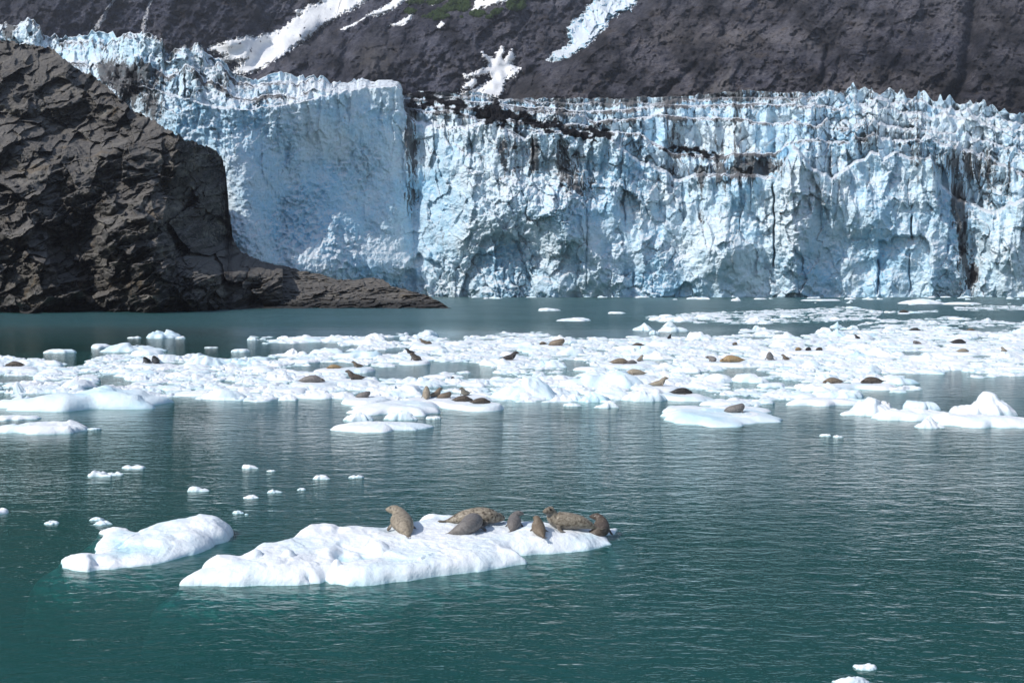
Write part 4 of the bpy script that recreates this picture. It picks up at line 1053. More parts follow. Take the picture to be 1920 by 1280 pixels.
# seals lie on the pack: (x0, x1, ytop, ybase, pose, colour, turn, label); the ice is levelled under each
TAN, BRN, DRK, BLK, GRY, GLD = 'tan', 'brown', 'dark', 'black', 'grey', 'gold'
PACK_SEALS = [
    (5, 46, 676, 687, 'flat', DRK, 185, 'long dark brown seal stretched out at the left edge of the pack'),
    (267, 280, 674, 681, 'front', BLK, 265, 'left one of two black seals side by side near the ice pinnacle'),
    (282, 298, 673, 682, 'front', BLK, 275, 'right one of two black seals side by side near the ice pinnacle'),
    (615, 636, 683, 691, 'flat', GLD, 150, 'small golden brown seal on a blue hump, alone'),
    (555, 612, 702, 717, 'back', GRY, 2, 'grey seal lying on its back with one flipper raised'),
    (654, 683, 679, 689, 'up', BRN, 178, 'brown seal with its head to the left above the dark seal with white ice behind'),
    (640, 685, 697, 712, 'up', DRK, 182, 'dark seal on a round floe in the blue lead, head to the left'),
    (668, 695, 731, 746, 'curl', GRY, 20, 'round spotted dark seal alone at the left of the five seal floe'),
    (756, 779, 653, 663, 'up', BLK, 170, 'small black seal bent like a boat, head left'),
    (784, 802, 634, 643, 'up', BRN, 165, 'brown seal with raised head at the upper edge of the pack'),
    (795, 810, 640, 645, 'flat', BRN, 5, 'thin flat brown seal behind the one with raised head'),
    (771, 786, 667, 676, 'front', BRN, 240, 'short stout brown seal seen end on, below the black boat shaped one'),
    (790, 808, 730, 747, 'rear', TAN, 95, 'upright tan seal at the left end of the five seal floe'),
    (809, 826, 734, 744, 'up', BRN, 10, 'small brown seal between the upright tan one and the plump brown one'),
    (821, 850, 730, 747, 'curl', BRN, 30, 'plump brown seal in the middle of the five seal floe'),
    (861, 881, 731, 742, 'up', TAN, 200, 'pale tan seal lying behind the long dark brown one'),
    (844, 890, 738, 753, 'flat', DRK, 5, 'long dark brown seal nearest the water on the five seal floe'),
    (886, 916, 739, 757, 'flat', DRK, -25, 'dark seal slipping toward the water at the right end of the five seal floe'),
    (937, 978, 661, 675, 'up', BLK, 4, 'black seal with head up, right facing, in the middle of the pack'),
    (1008, 1028, 638, 646, 'flat', BRN, 182, 'brown seal left of a curved one near the upper pack edge'),
    (1029, 1063, 640, 648, 'curl', BRN, 8, 'curved brown seal right of another near the upper pack edge'),
    (1183, 1210, 642, 649, 'flat', DRK, 178, 'thin dark seal like a dash near the upper pack edge'),
    (1141, 1185, 670, 682, 'flat', BRN, 5, 'large brown seal beside a pale pup on a clean floe'),
    (1172, 1198, 673, 682, 'flat', GRY, -12, 'pale grey pup pressed to the large brown seal'),
    (1191, 1211, 667, 677, 'up', TAN, 15, 'small seal with head held high, right of the mother and pup'),
    (1168, 1215, 691, 703, 'flat', TAN, 176, 'plump tan seal lying alone above the turquoise ice wall'),
    (1216, 1260, 706, 724, 'up', TAN, 8, 'big tan seal looking up at the right end of the turquoise ice wall'),
    (1249, 1262, 628, 635, 'up', BLK, 20, 'tiny black seal at the upper edge of the pack, in grey water'),
    (1255, 1304, 732, 739, 'flat', BLK, 3, 'very thin black seal lying low at the lower pack edge'),
    (1372, 1386, 641, 647, 'flat', BRN, 10, 'tiny brown seal alone high in the right pack'),
    (1329, 1347, 665, 678, 'curl', GRY, 110, 'grey brown seal nose to nose with the long tan one'),
    (1346, 1400, 665, 679, 'flat', GLD, 182, 'long golden tan seal with a dark tail end'),
    (1437, 1453, 663, 675, 'front', GRY, 250, 'round grey seal between the golden tan one and a tiny one'),
    (1466, 1482, 668, 675, 'up', BRN, 175, 'tiny low seal just right of the round grey one'),
    (1488, 1508, 648, 657, 'flat', GLD, 180, 'left pale one of three seals lying in a row'),
    (1506, 1528, 647, 657, 'flat', BLK, 5, 'black middle one of three seals lying in a row'),
    (1526, 1549, 648, 657, 'flat', DRK, -4, 'dark right one of three seals lying in a row'),
    (1362, 1404, 757, 774, 'curl', GRY, 12, 'curled mottled grey seal on the pale floe at the lower right of the pack'),
    (1540, 1587, 705, 719, 'flat', BRN, 184, 'brown seal with tail flippers lifted at its right, in front of a snowy hump'),
    (1611, 1663, 706, 719, 'flat', DRK, 182, 'long dark seal with a sunlit back, right of the brown one'),
    (1599, 1618, 626, 635, 'up', BLK, 172, 'small black seal on the far right pack'),
    (1704, 1729, 610, 620, 'back', BLK, -14, 'thin black seal tilted down to the right on a white hump'),
    (1710, 1728, 631, 645, 'curl', GRY, 200, 'grey seal curled below a pale one on the far right pack'),
    (1781, 1817, 635, 644, 'flat', BLK, 4, 'smooth black seal lying like a slug at the far right'),
    (1793, 1822, 650, 660, 'flat', TAN, 5, 'pale tan plump seal under the smooth black one'),
    (1873, 1896, 650, 660, 'up', TAN, 175, 'pale tan seal nearest the right edge'),
    (1684, 1707, 578, 586, 'flat', DRK, 180, 'dark speck of a seal on a distant strip of ice'),
    (1812, 1831, 612, 620, 'flat', BRN, 175, 'reddish brown seal at the far right by grey water'),
]
SEAL_AT = []
for sdef in PACK_SEALS:
    g = gp((sdef[0] + sdef[1]) / 2, sdef[3], 0.24)
    SEAL_AT.append((g[0], g[1] + 0.22))

def pack_stuff():
    xs = np.concatenate([np.arange(-460, -30, 3.0), np.arange(-30, 1950, 1.5), np.arange(1950, 2460, 3.0)])
    rows = np.concatenate([np.arange(812, 700, -0.55), np.arange(700, 640, -0.36), np.arange(640, 566, -0.26)])
    X, Yr = np.meshgrid(xs, rows)
    G = ground(X, Yr)
    gx, gy = G[..., 0], G[..., 1]
    m = pack_mask(X, Yr)
    px = (Yr - HOR) / CAMH
    mm = m / px                                  # metres of inset, row scale
    n1 = fbm(gx / 3.2, gy / 3.6, 0, 3, 101)
    n2 = fbm(gx / 0.9, gy / 1.1, 0, 4, 105)
    cov = np.clip(mm * 1.6, -1.2, 0.34) + 0.55 * n1 + 0.02 - 0.30 * sst(95, 125, gy) + 0.25 * sst(95, 125, gy) * fbm(gx / 9, gy / 16, 0, 3, 131)
    f1, r1, e1 = facet(gx / 1.3 + 0.2 * n2, gy / 1.5, 107)
    f2, r2, e2 = facet(gx / 0.52, gy / 0.62, 109)
    plates = sst(0.02, 0.22, e1) * (0.25 + 0.9 * r1)
    small = sst(0.02, 0.25, e2) * r2
    z = 0.14 * plates + 0.06 * small + 0.09 * n2 * (0.5 + r1) - 0.105 + 0.18 * np.clip(cov, -1, 0.35) + 0.30 * np.maximum(0, fbm(gx / 2.1, gy / 2.4, 0, 4, 112) - 0.30)
    z = z * sst(-0.25, 0.25, cov) - 0.55 * sst(0.10, -0.30, cov)
    z = np.where(cov < -0.3, -0.7, z)
    for (a, b) in SEAL_AT:
        i = np.hypot(gx - a, (gy - b) * 0.9)
        wgt = sst(1.5, 0.85, i)
        z = z * (1 - wgt) + (0.21 + 0.02 * n2) * wgt
    V = np.stack([gx, gy, z], -1)
    q = grid_quads(*X.shape)
    zz = z.reshape(-1)[q]
    keep = (zz > -0.45).any(1)
    q = q[keep]
    used, inv = np.unique(q, return_inverse=True)
    me = raw_mesh('brash_ice', V.reshape(-1, 3)[used], inv.reshape(-1, 4))
    tag(link('brash_ice', me, MF), 'packed slush and broken white brash ice between the floes', 'brash ice', None, 'stuff')
pack_stuff()

KIND_F = []
for i in range(22):
    rs = np.random.RandomState(500 + i)
    kw = [dict(flat=.55, rough=.35), dict(flat=.25, rough=.7), dict(flat=.2, peak=.35, rough=.5, block=.2), dict(flat=.8, rough=.25), dict(flat=.3, rough=.6, block=.35), dict(flat=.3, peak=.3, rough=.5)][i % 6]
    KIND_F.append(floe_mesh('ice_floe', 700 + i, 1.0, 0.8, 0.62, MF if i % 4 else MF_BLUE, nth=32, nr=11, **kw))
KWORD = ['flat topped', 'lumpy', 'humped', 'thin slab like', 'blocky', 'rounded']
MARKS = [(25, 684, 'the curved brown seal at the left edge'), (282, 680, 'the two black seals'), (625, 687, 'the golden brown seal on its hump'), (583, 712, 'the seal lying on its back'), (668, 685, 'the brown seal above the dark one'), (662, 706, 'the dark seal in the blue lead'), (681, 740, 'the round spotted seal'),
         (767, 659, 'the black boat shaped seal'), (793, 640, 'the seal with raised head at the upper edge'), (778, 672, 'the short stout brown seal'), (799, 740, 'the upright tan seal'), (866, 747, 'the long dark brown seal of the group of six'), (957, 668, 'the black seal in mid pack'), (1018, 643, 'the brown and curved seal pair'),
         (1196, 646, 'the thin dark dash of a seal'), (1163, 677, 'the mother seal with pup'), (1191, 698, 'the plump tan seal above the turquoise wall'), (1238, 716, 'the big tan seal looking up'), (1256, 632, 'the tiny black seal in grey water'), (1280, 736, 'the very thin black seal'), (1379, 645, 'the tiny brown seal high in the pack'),
         (1370, 672, 'the golden tan seal with dark tail'), (1445, 670, 'the round grey seal'), (1517, 653, 'the row of three seals'), (1383, 766, 'the curled grey seal'), (1563, 712, 'the brown seal with lifted flippers'), (1637, 713, 'the long dark seal with sunlit back'), (1608, 631, 'the small black seal far right'), (1716, 616, 'the tilted thin black seal'),
         (1719, 639, 'the grey seal under a pale one'), (1799, 640, 'the slug like black seal'), (1807, 656, 'the pale tan plump seal'), (1885, 656, 'the tan seal nearest the right edge'), (1695, 583, 'the distant dark speck of a seal'), (1821, 617, 'the reddish brown seal'), (100, 760, 'the big shelf at the left edge'), (60, 800, 'the low floe under the big shelf'),
         (294, 625, 'the domed bergy bit'), (178, 646, 'the square ice block'), (235, 655, 'the long low arched floe'), (281, 655, 'the slim ice pinnacle'), (105, 657, 'the smooth floe alone in dark water'), (450, 656, 'the rounded slab in dark water'), (473, 631, 'the upright block of the thin ice line'), (620, 634, 'the right stretch of the thin ice line'),
         (548, 662, 'the small peaked floe in blue water'), (380, 672, 'the long pale blue ridge'), (458, 676, 'the low blue ridge'), (23, 728, 'the jagged little peaks'), (985, 730, 'the cracked pale blue mound'), (1130, 712, 'the turquoise ice wall'), (1110, 740, 'the dome shaped lump'), (1212, 742, 'the low blue slab with broken end'),
         (733, 768, 'the wide flat tongue of ice'), (695, 800, 'the long smooth lowest floe'), (1550, 752, 'the thin straight sided slab'), (1580, 738, 'the hollowed blue grey block'), (1646, 766, 'the rounded pale hummock'), (1738, 760, 'the lone angular block'), (1865, 762, 'the tall ragged peak'), (1748, 795, 'the little berg with curled tip'), (1880, 792, 'the long floe leaving at the right'),
         (1211, 612, 'the smooth blue dome'), (1262, 616, 'the rounded floe by the blue dome'), (1316, 630, 'the pair of snowy humps'), (1028, 579, 'the long thin floe on far water'), (1078, 598, 'the low floe with right hump'), (1158, 585, 'the short thin floe on far water'), (1744, 566, 'the lifted floe under the wall')]
FOOT = [(866, 563, 'the rock spit tip'), (940, 559, 'the wide arched hollow in the ice'), (1098, 559, 'the tall crack in the ice wall'), (1305, 558, 'the smooth cap of ice'), (1381, 560, 'the small ragged lump'), (1451, 559, 'the deep blue crack'), (1543, 562, 'the very thin ice line'), (1700, 558, 'the blue alcove'), (1830, 558, 'the black dirt streak'), (1816, 568, 'the flat floe by the wall')]
USED = set()
def where_label(shape, size, x, y):
    order = sorted(range(len(MARKS)), key=lambda i: abs(MARKS[i][0] - x) + 3.0 * abs(MARKS[i][1] - y))
    for i in order:
        mx, my, txt = MARKS[i]
        dx, dy = x - mx, (y - my) * 3.0
        if abs(dx) > abs(dy): rels = ['just right of' if abs(dx) < 50 else 'right of'] if dx > 0 else ['just left of' if abs(dx) < 50 else 'left of']
        else: rels = ['in front of' if dy > 0 else 'behind']
        for r in rels:
            lb = '%s %s floe %s %s' % (size, shape, r, txt)
            if lb not in USED and len(lb.replace('-', ' ').split()) <= 16:
                USED.add(lb); return lb
    return '%s %s floe in the pack' % (size, shape)
def scatter():
    rs = np.random.RandomState(77)
    n = 0; tries = 0; pts = []
    while n < 236 and tries < 30000:
        tries += 1
        y = 575 + (800 - 575) * rs.rand() ** 0.8; x = rs.uniform(-20, 1940)
        m = float(pack_mask(np.array([x]), np.array([y]))[0])
        if m < 1.0 and not (m > -6 and rs.rand() < 0.12): continue
        if m > 14 and rs.rand() < 0.35: continue
        g = gp(x, y)
        if min(math.hypot(g[0] - a, g[1] - b - 0.1) for a, b in SEAL_AT) < 1.9: continue
        if any(math.hypot(g[0] - a, g[1] - b) < 0.6 * (r + 1.0) for a, b, r in pts): continue
        L = rs.uniform(0.9, 2.5) * (1 + 0.35 * (g[1] > 75)) * (1 if m > 0 else .5)
        pts.append((g[0], g[1], L))
        ki = rs.randint(22)
        put_floe(KIND_F[ki], 'ice_floe', g[0], g[1], rs.uniform(-.5, .5) + (math.pi if rs.rand() < .5 else 0), (L, L * rs.uniform(.7, 1.1), L * rs.uniform(.16, .40)), label=where_label(KWORD[ki % 6], 'large' if L > 2.2 else 'small' if L < 1.25 else 'mid sized', x, y), cat='ice floe', group='loose floes of the pack')
        n += 1
        continue
        where = 'left' if x < 640 else 'middle' if x < 1280 else 'right'
        if m < 0: lb, gr = 'small loose lump of ice drifting just outside the %s pack' % where, 'loose lumps outside the %s pack' % where
        elif y < 632: lb, gr = 'one of the small white floes in the thin distant band of the %s pack' % where, 'distant floes of the %s pack' % where
        elif m < 8: lb, gr = 'one of the white floes along the ragged edge of the %s pack' % where, 'edge floes of the %s pack' % where
        else: lb, gr = 'one of the white hummocky floes jammed inside the %s pack' % where, 'inner floes of the %s pack' % where
        put_floe(KIND_F[rs.randint(22)], 'ice_floe', g[0], g[1], rs.uniform(-.5, .5) + (math.pi if rs.rand() < .5 else 0), (L, L * rs.uniform(.7, 1.1), L * rs.uniform(.16, .40)), label=lb, cat='ice floe', group=gr)
        n += 1
    # the thin scatter of scraps at the foot of the glacier and on the far water
    n = 0
    MARKS.extend(FOOT)
    while n < 46:
        u = rs.rand()
        if u < 0.55: x, y = rs.uniform(838, 1940), rs.uniform(557.5, 561.5)
        elif u < 0.8: x, y = rs.uniform(1250, 1930), rs.uniform(561, 578)
        else: x, y = rs.uniform(1160, 1700), rs.uniform(612, 632)
        g = gp(x, y)
        L = rs.uniform(1.2, 5.5) if y < 562 else rs.uniform(.7, 2.2)
        foot = y < 562
        put_floe(KIND_F[rs.randint(22)], 'ice_scrap', g[0], g[1], rs.uniform(-.3, .3), (L, L * .6, min(1.2, L * .5)), label=where_label('flat topped' if foot else 'low', 'long' if L > 3.5 else 'short' if L > 1.5 else 'tiny', x, y).replace(' floe ', ' scrap ', 1) ,
                 cat='ice scrap', group='scraps at the foot of the ice wall' if foot else 'tiny scraps on the far water')
        n += 1
scatter()
# ================================================================ seals
SEAL_COL = dict(tan=(0.33, 0.28, 0.21), brown=(0.20, 0.155, 0.11), dark=(0.085, 0.066, 0.052), black=(0.030, 0.027, 0.026), grey=(0.19, 0.175, 0.165), gold=(0.36, 0.25, 0.13))
# along the body: distance, half width, half height
STA = np.array([(0.00, .040, .030), (.07, .060, .050), (.17, .105, .090), (.30, .155, .135), (.45, .198, .175), (.62, .222, .198), (.80, .240, .215), (.96, .236, .212), (1.08, .212, .198), (1.18, .172, .168), (1.26, .140, .140), (1.33, .116, .116), (1.41, .112, .110), (1.50, .088, .082), (1.55, .062, .054), (1.59, .048, .040), (1.612, .022, .018)])
def seal_spine(yaw=0.0, head_yaw=0.0, lift=0.0, tail_yaw=0.0, tail_lift=0.0, chest=0.0, nod=0.0, l0=.10):
    s = STA[:, 0]; n = len(s)
    k0 = 6
    P = np.zeros((n, 3)); T = np.zeros((n, 3))
    def dirv(a, e): return np.array([math.cos(a) * math.cos(e), math.sin(a) * math.cos(e), math.sin(e)])
    P[k0] = (0, 0, STA[k0, 2] + 0.0)
    for i in range(k0 + 1, n):
        f = (s[i] - s[k0]) / (s[-1] - s[k0])
        a = yaw * f + head_yaw * sst(.35, .75, f)
        e = lift * sst(l0, l0 + .35, f) * (1 - sst(.60, .80, f)) + chest * sst(0, .2, f) * (1 - sst(.3, .6, f)) + (nod) * sst(.6, .8, f)
        e = float(e)
        if lift == 0 and chest == 0 and nod == 0:
            e = math.asin(max(-.6, min(.6, (STA[i, 2] - STA[i - 1, 2]) / (s[i] - s[i - 1])))) * 0.85
        P[i] = P[i - 1] + dirv(float(a), e) * (s[i] - s[i - 1])
    for i in range(k0 - 1, -1, -1):
        f = (s[k0] - s[i]) / s[k0]
        a = -yaw * f * .8 - tail_yaw * sst(.2, .9, f)
        d = s[i + 1] - s[i]
        dz = (STA[i + 1, 2] - STA[i, 2]) - tail_lift * float(sst(.45, 1, f)) * d * 1.4
        dz = max(-.9 * d, min(.9 * d, dz))
        hx = math.sqrt(d * d - dz * dz)
        P[i] = P[i + 1] - np.array([math.cos(float(a)) * hx, math.sin(float(a)) * hx, dz])
    for i in range(n):
        a, b = P[max(i - 1, 0)], P[min(i + 1, n - 1)]
        T[i] = (b - a) / np.linalg.norm(b - a)
    return P, T

def loft(P, T, rw, rh, nth=20, up=(0, 0, 1), roll=0.0, closed=True, flat_belly=0.0):
    up = np.array(up, float)
    V = []
    th = np.linspace(0, 2 * math.pi, nth, endpoint=False)
    for i in range(len(P)):
        side = np.cross(up, T[i]); nl = np.linalg.norm(side)
        side = side / nl if nl > 1e-4 else np.array([0, 1.0, 0])
        u2 = np.cross(T[i], side)
        if roll:
            c, s_ = math.cos(roll), math.sin(roll)
            side, u2 = side * c + u2 * s_, u2 * c - side * s_
        cz = np.sin(th)
        cz = np.where(cz < 0, cz * (1 - flat_belly), cz)
        V.append(P[i] + np.cos(th)[:, None] * rw[i] * side + cz[:, None] * rh[i] * u2)
    V = np.concatenate(V)
    n = len(P)
    F_ = []
    for i in range(n - 1):
        for j in range(nth):
            k = (j + 1) % nth
            F_.append((i * nth + j, i * nth + k, (i + 1) * nth + k, (i + 1) * nth + j))
    F_.append(tuple(range(nth - 1, -1, -1)))
    F_.append(tuple((n - 1) * nth + j for j in range(nth)))
    return V, F_

def sphere(c, r, n=12):
    V = []; F_ = []
    for i in range(n // 2 + 1):
        ph = -math.pi / 2 + math.pi * i / (n // 2)
        for j in range(n):
            th = 2 * math.pi * j / n
            V.append((c[0] + r[0] * math.cos(ph) * math.cos(th), c[1] + r[1] * math.cos(ph) * math.sin(th), c[2] + r[2] * math.sin(ph)))
    for i in range(n // 2):
        for j in range(n):
            k = (j + 1) % n
            F_.append((i * n + j, i * n + k, (i + 1) * n + k, (i + 1) * n + j))
    return np.array(V), F_

def interp_path(P, R_, m):
    P = np.array(P, float); R_ = np.array(R_, float)
    d = np.concatenate([[0], np.cumsum(np.linalg.norm(np.diff(P, axis=0), axis=1))])
    t = np.linspace(0, d[-1], m)
    Q = np.stack([np.interp(t, d, P[:, k]) for k in range(3)], -1)
    for _ in range(2): Q[1:-1] = (Q[:-2] + 2 * Q[1:-1] + Q[2:]) / 4
    return Q, np.stack([np.interp(t, d, R_[:, k]) for k in range(R_.shape[1])], -1)

def build_seal_mesh(name, voxel=0.016, scale=1.0, fat=1.0, flip_l=1, flip_r=1, splay=0.35, paw=0.0, onback=False, **pose):
    P, T = seal_spine(**pose)
    rw = STA[:, 1] * fat; rh = STA[:, 2] * (1 + (fat - 1) * .6)
    s = STA[:, 0]
    t = np.linspace(0, s[-1], 46)
    PP = np.stack([np.interp(t, s, P[:, k]) for k in range(3)], -1)
    for _ in range(2): PP[1:-1] = (PP[:-2] + 2 * PP[1:-1] + PP[2:]) / 4
    RW = np.interp(t, s, rw); RH = np.interp(t, s, rh)
    for A in (RW, RH): A[1:-1] = (A[:-2] + 2 * A[1:-1] + A[2:]) / 4
    TT = np.gradient(PP, axis=0); TT /= np.linalg.norm(TT, axis=1)[:, None]
    Vs, Fs = [], []
    def add(v, f):
        o = sum(len(a) for a in Vs)
        Vs.append(v); Fs.extend([tuple(i + o for i in q) for q in f])
    add(*loft(PP, TT, RW, RH, 22, flat_belly=0.0))
    # head: skull, cheeks, muzzle pads
    hT = (P[-1] - P[-6]) / np.linalg.norm(P[-1] - P[-6])
    side = np.cross((0, 0, 1), hT); side /= np.linalg.norm(side); up = np.cross(hT, side)
    hc = P[-6]
    add(*sphere(hc + up * .018 + hT * .015, (.122, .120, .116)))
    for sg in (-1, 1):
        add(*sphere(hc + hT * .175 + side * sg * .030 - up * .022, (.042, .042, .036), 8))
    # belly of the body rests on the ice: fore flippers
    for sg, on in ((1, flip_l), (-1, flip_r)):
        if not on: continue
        i = np.argmin(abs(t - 1.02))
        sd = np.cross((0, 0, 1), TT[i]); sd /= np.linalg.norm(sd)
        b = PP[i] + sd * sg * RW[i] * .80; b[2] = max(.09, PP[i][2] - RH[i] * .55)
        fw = TT[i] * np.array([1, 1, 0])
        fl_ = [b - sd * sg * .06 + [0, 0, .03], b + sd * sg * .05 - [0, 0, .03], b + sd * sg * (.11 + paw) - fw * .06 * (1 - 2 * paw) + [0, 0, .035 - b[2]], b + sd * sg * (.15 + paw * 1.5) - fw * .15 * (1 - 4 * paw) + [0, 0, .022 - b[2]]]
        if onback: fl_ = [b + [0, 0, .05], b + [0, 0, .16], b + sd * sg * .04 + [0, 0, .24], b + sd * sg * .05 - fw * .05 + [0, 0, .31]]
        Q, RR = interp_path(fl_, [(.055, .05), (.052, .034), (.060, .022), (.030, .014)], 12)
        TQ = np.gradient(Q, axis=0); TQ /= np.linalg.norm(TQ, axis=1)[:, None]
        add(*loft(Q, TQ, RR[:, 0], RR[:, 1], 12))
        for k in range(5):       # claws of the flipper read as a ragged edge
            e = Q[-1] + fw * (.045 - .022 * k) * 1.0
            qq = np.array([Q[-3] + fw * (.03 - .015 * k), e + (Q[-1] - Q[-3]) * .35])
            tq = np.array([qq[1] - qq[0]] * 2); tq /= np.linalg.norm(tq, axis=1)[:, None]
            add(*loft(qq, tq, [.016, .011], [.014, .010], 8))
    # hind flippers: two fans
    a0 = -TT[0]
    sd = np.cross((0, 0, 1), a0); sd /= np.linalg.norm(sd)
    for sg in (-1, 1):
        dv = a0 * math.cos(splay) + sd * sg * math.sin(splay)
        b = PP[1]
        for k, (an, ln) in enumerate(((-.26, .22), (-.12, .20), (0.0, .18), (.12, .20), (.26, .24))):
            d2 = dv * math.cos(an) + np.cross(dv, (0, 0, 1)) * math.sin(an)
            pts = [b - dv * .02, b + d2 * ln * .55 + [0, 0, -.004], b + d2 * ln + [0, 0, .006 + pose.get('tail_lift', 0) * .05]]
            pts = [np.array([p[0], p[1], max(p[2], .018)]) for p in pts]
            Q, RR = interp_path(pts, [(.030, .026), (.026, .014), (.014, .010)], 8)
            TQ = np.gradient(Q, axis=0); TQ /= np.linalg.norm(TQ, axis=1)[:, None]
            add(*loft(Q, TQ, RR[:, 0], RR[:, 1], 8))
    V = np.concatenate(Vs)
    me = bpy.data.meshes.new(name)
    me.from_pydata([tuple(v) for v in V], [], Fs)
    tmp = bpy.data.objects.new('tmp', me); C.objects.link(tmp)
    md = tmp.modifiers.new('r', 'REMESH'); md.mode = 'VOXEL'; md.voxel_size = voxel
    sm = tmp.modifiers.new('s', 'SMOOTH'); sm.factor = 0.5; sm.iterations = 3
    dg = bpy.context.evaluated_depsgraph_get()
    me2 = bpy.data.meshes.new_from_object(tmp.evaluated_get(dg))
    bpy.data.objects.remove(tmp); bpy.data.meshes.remove(me)
    me2.name = name
    n = len(me2.vertices)
    co = np.zeros(n * 3, np.float32); me2.vertices.foreach_get('co', co); co = co.reshape(-1, 3)
    d = ((co[:, None, :] - PP[None]) ** 2).sum(-1); ib = d.argmin(1)
    rel = (co[:, 2] - PP[ib, 2]) / RH[ib]
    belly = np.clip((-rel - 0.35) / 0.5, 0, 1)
    tail = np.clip((0.10 - t[ib]) / 0.12, 0, 1) * (np.sqrt(d.min(1)) > 0)
    ell = np.clip((np.sqrt(d.min(1)) - 1.12 * RW[ib]) / 0.05, 0, 1) * .8
    eye = np.zeros(n); nose = np.zeros(n)
    er = max(.033, voxel * 1.25)
    for sg in (-1, 1):
        ec = hc + hT * .095 + side * sg * .078 + up * .058
        eye = np.maximum(eye, np.clip(1.6 - np.linalg.norm(co - ec, axis=1) / er, 0, 1))
    nc = P[-1] + up * .012
    nose = np.clip(1.6 - np.linalg.norm(co - nc, axis=1) / .026, 0, 1)
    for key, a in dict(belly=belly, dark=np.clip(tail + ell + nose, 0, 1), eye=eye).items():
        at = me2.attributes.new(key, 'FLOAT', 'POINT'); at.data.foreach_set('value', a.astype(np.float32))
    me2.polygons.foreach_set('use_smooth', np.ones(len(me2.polygons), bool))
    me2.materials.clear(); me2.materials.append(MSEAL)
    if onback:
        pass
    me2['half'] = 0.8
    return me2

def put_seal(me, x, y, z, head, scale=1.0, col='brown', tone=1.0, label=None, group=None, tilt=0.0, mottle=.5):
    o = bpy.data.objects.new('seal', me); C.objects.link(o)
    o.location = (x, y, z); o.rotation_euler = (tilt, 0, R(head)); o.scale = (scale,) * 3
    c = SEAL_COL[col]
    o.color = (c[0] * tone, c[1] * tone, c[2] * tone, mottle)
    return tag(o, label, 'seal', group)

# the seven on the near floe: (column, row of the belly, heading with 0 = right and 90 = away)
MOT = iter((.55, .35, 1.0, .35, .3, .7, .45))
def near(px, py, zg, head, mesh, scale, col, tone, label, tilt=0.0):
    x, y, _ = gp(px, py, zg)
    hs = []
    for a in (-.3, 0, .3):
        hs.append(H_MAIN(x + a * math.cos(R(head)), y + a * math.sin(R(head))))
    z = sum(hs) / 3 - 0.015
    put_seal(mesh, x, y, z, head, scale * 0.94, col, tone, label, 'seals on the near floe', tilt, next(MOT))
near(754, 990, .36, 108, build_seal_mesh('seal', .014, lift=.75, chest=.15, nod=-.05, head_yaw=.95, splay=.35, fat=1.20, l0=.18, flip_r=1), 0.88, 'tan', .85, 'pale tan seal at the left end of the near floe, its back turned')
near(884, 991, .35, 76, build_seal_mesh('seal', .014, yaw=.25, tail_yaw=1.25, splay=.20, fat=1.10, nod=-.1), 0.90, 'grey', .95, 'fat grey seal seen from behind on the near floe, tail flippers swung to the left')
near(896, 979, .33, 2, build_seal_mesh('seal', .014, tail_lift=.15, splay=.2, head_yaw=.9, fat=.94), 0.97, 'tan', .80, 'spotted seal lying on its side behind the fat grey seal')
near(964, 985, .32, 84, build_seal_mesh('seal', .014, lift=.8, chest=.15, nod=-.05, head_yaw=-1.35, splay=.4, fat=1.25, tail_yaw=.1), 0.55, 'grey', .82, 'small seal seen from behind with its head turned to the right')
near(1010, 1002, .28, 100, build_seal_mesh('seal', .014, lift=1.1, chest=.35, nod=-.1, head_yaw=.35, splay=.4, fat=1.3, paw=.10, tail_yaw=-.2), 0.50, 'brown', .85, 'small brown pup nearest us with a flipper stretched out to the left')
near(1062, 989, .29, 178, build_seal_mesh('seal', .014, lift=1.35, chest=.06, nod=.05, head_yaw=.80, splay=.2, fat=1.0, paw=.04, l0=.28), 0.92, 'tan', .70, 'long light brown seal lying sideways with its head held high, looking this way')
near(1128, 989, .24, 80, build_seal_mesh('seal', .014, yaw=.55, lift=.75, chest=.25, nod=-.05, head_yaw=1.0, tail_yaw=1.7, splay=.2, fat=1.12), 0.72, 'dark', 1.15, 'dark brown seal curled at the right tip of the near floe')

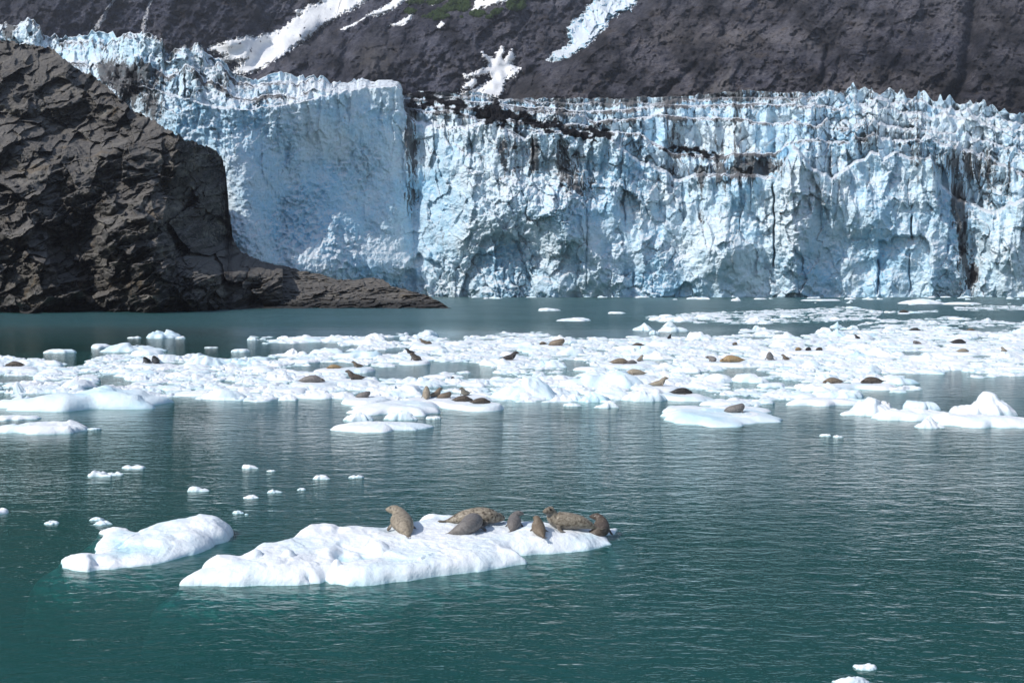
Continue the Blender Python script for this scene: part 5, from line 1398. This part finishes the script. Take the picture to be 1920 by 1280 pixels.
POSES = dict(
    flat=build_seal_mesh('seal', .030, head_yaw=.25, tail_lift=.3, fat=1.06),
    up=build_seal_mesh('seal', .030, lift=.85, chest=.30, nod=-.05, head_yaw=-.3, tail_lift=.35),
    curl=build_seal_mesh('seal', .030, yaw=.9, head_yaw=.7, tail_yaw=.6, lift=.25, chest=.15, fat=1.12),
    front=build_seal_mesh('seal', .030, lift=.6, chest=.3, nod=-.1, fat=1.1),
    rear=build_seal_mesh('seal', .030, lift=1.1, chest=.5, nod=-.1, fat=1.1),
    back=build_seal_mesh('seal', .030, onback=True, tail_lift=.2, fat=1.0, flip_r=0))
bpy.context.view_layer.update()
DG = bpy.context.evaluated_depsgraph_get()
for (x0, x1, yt, yb, pose, col, head, label) in PACK_SEALS:
    zg = 0.20
    cx = (x0 + x1) / 2
    g = gp(cx, yb, zg)
    ppm = (yb - HOR) / (CAMH - zg)
    wpx = (x1 - x0) / ppm
    span = {'flat': 1.75, 'up': 1.65, 'curl': 1.15, 'front': .62, 'rear': .62, 'back': 1.75}[pose]
    proj = abs(math.cos(R(head))) * span + abs(math.sin(R(head))) * .45 if pose not in ('front', 'rear') else span
    sc = max(.62, min(1.25, wpx / proj))
    # turn it a little out of the picture plane when it looks shorter than a whole seal
    if pose in ('flat', 'up', 'back') and wpx / proj < .62: head += 40
    me = POSES[pose]
    for _ in range(3):       # rest it on whatever ice lies under it
        zz = [h[1].z for h in (scn.ray_cast(DG, (g[0] + a, g[1] + .20 + b, 6.0), (0, 0, -1)) for a, b in ((0, 0), (.3, 0), (-.3, 0), (0, .2))) if h[0]]
        zg = max(0.08, sum(zz) / len(zz)) if zz else zg
        g = gp(cx, yb, zg)
    put_seal(me, g[0], g[1] + .20, zg - .01, head, sc, col, random.uniform(.9, 1.1), label, 'seals on the ice pack')
# one swimming: only the head shows
g = gp(847, 712, 0)
put_seal(POSES['rear'], g[0], g[1], -.62, 80, 1.0, 'black', 1.0, 'dark head of a seal swimming in the blue lead', 'seals on the ice pack')
# ================================================================ air
def haze():
    m = bpy.data.materials.new('haze'); m.use_nodes = True
    t = m.node_tree; t.nodes.clear()
    out = t.nodes.new('ShaderNodeOutputMaterial'); v = t.nodes.new('ShaderNodeVolumePrincipled')
    v.inputs['Color'].default_value = (0.80, 0.86, 1.0, 1)
    v.inputs['Density'].default_value = 0.00009
    v.inputs['Anisotropy'].default_value = 0.2
    t.links.new(v.outputs[0], out.inputs['Volume'])
    x0, x1, y0, y1, z0, z1 = -6600, 6600, -460, 6600, -7.6, 1900
    V = np.array([[x, y, z] for z in (z0, z1) for y in (y0, y1) for x in (x0, x1)], float)
    Q = np.array([[0, 2, 3, 1], [4, 5, 7, 6], [0, 1, 5, 4], [2, 6, 7, 3], [0, 4, 6, 2], [1, 3, 7, 5]])
    me = raw_mesh('haze', V, Q, smooth=False)
    tag(link('haze', me, m), 'thin bluish air between the water and the mountains', None, None, 'stuff')
haze()
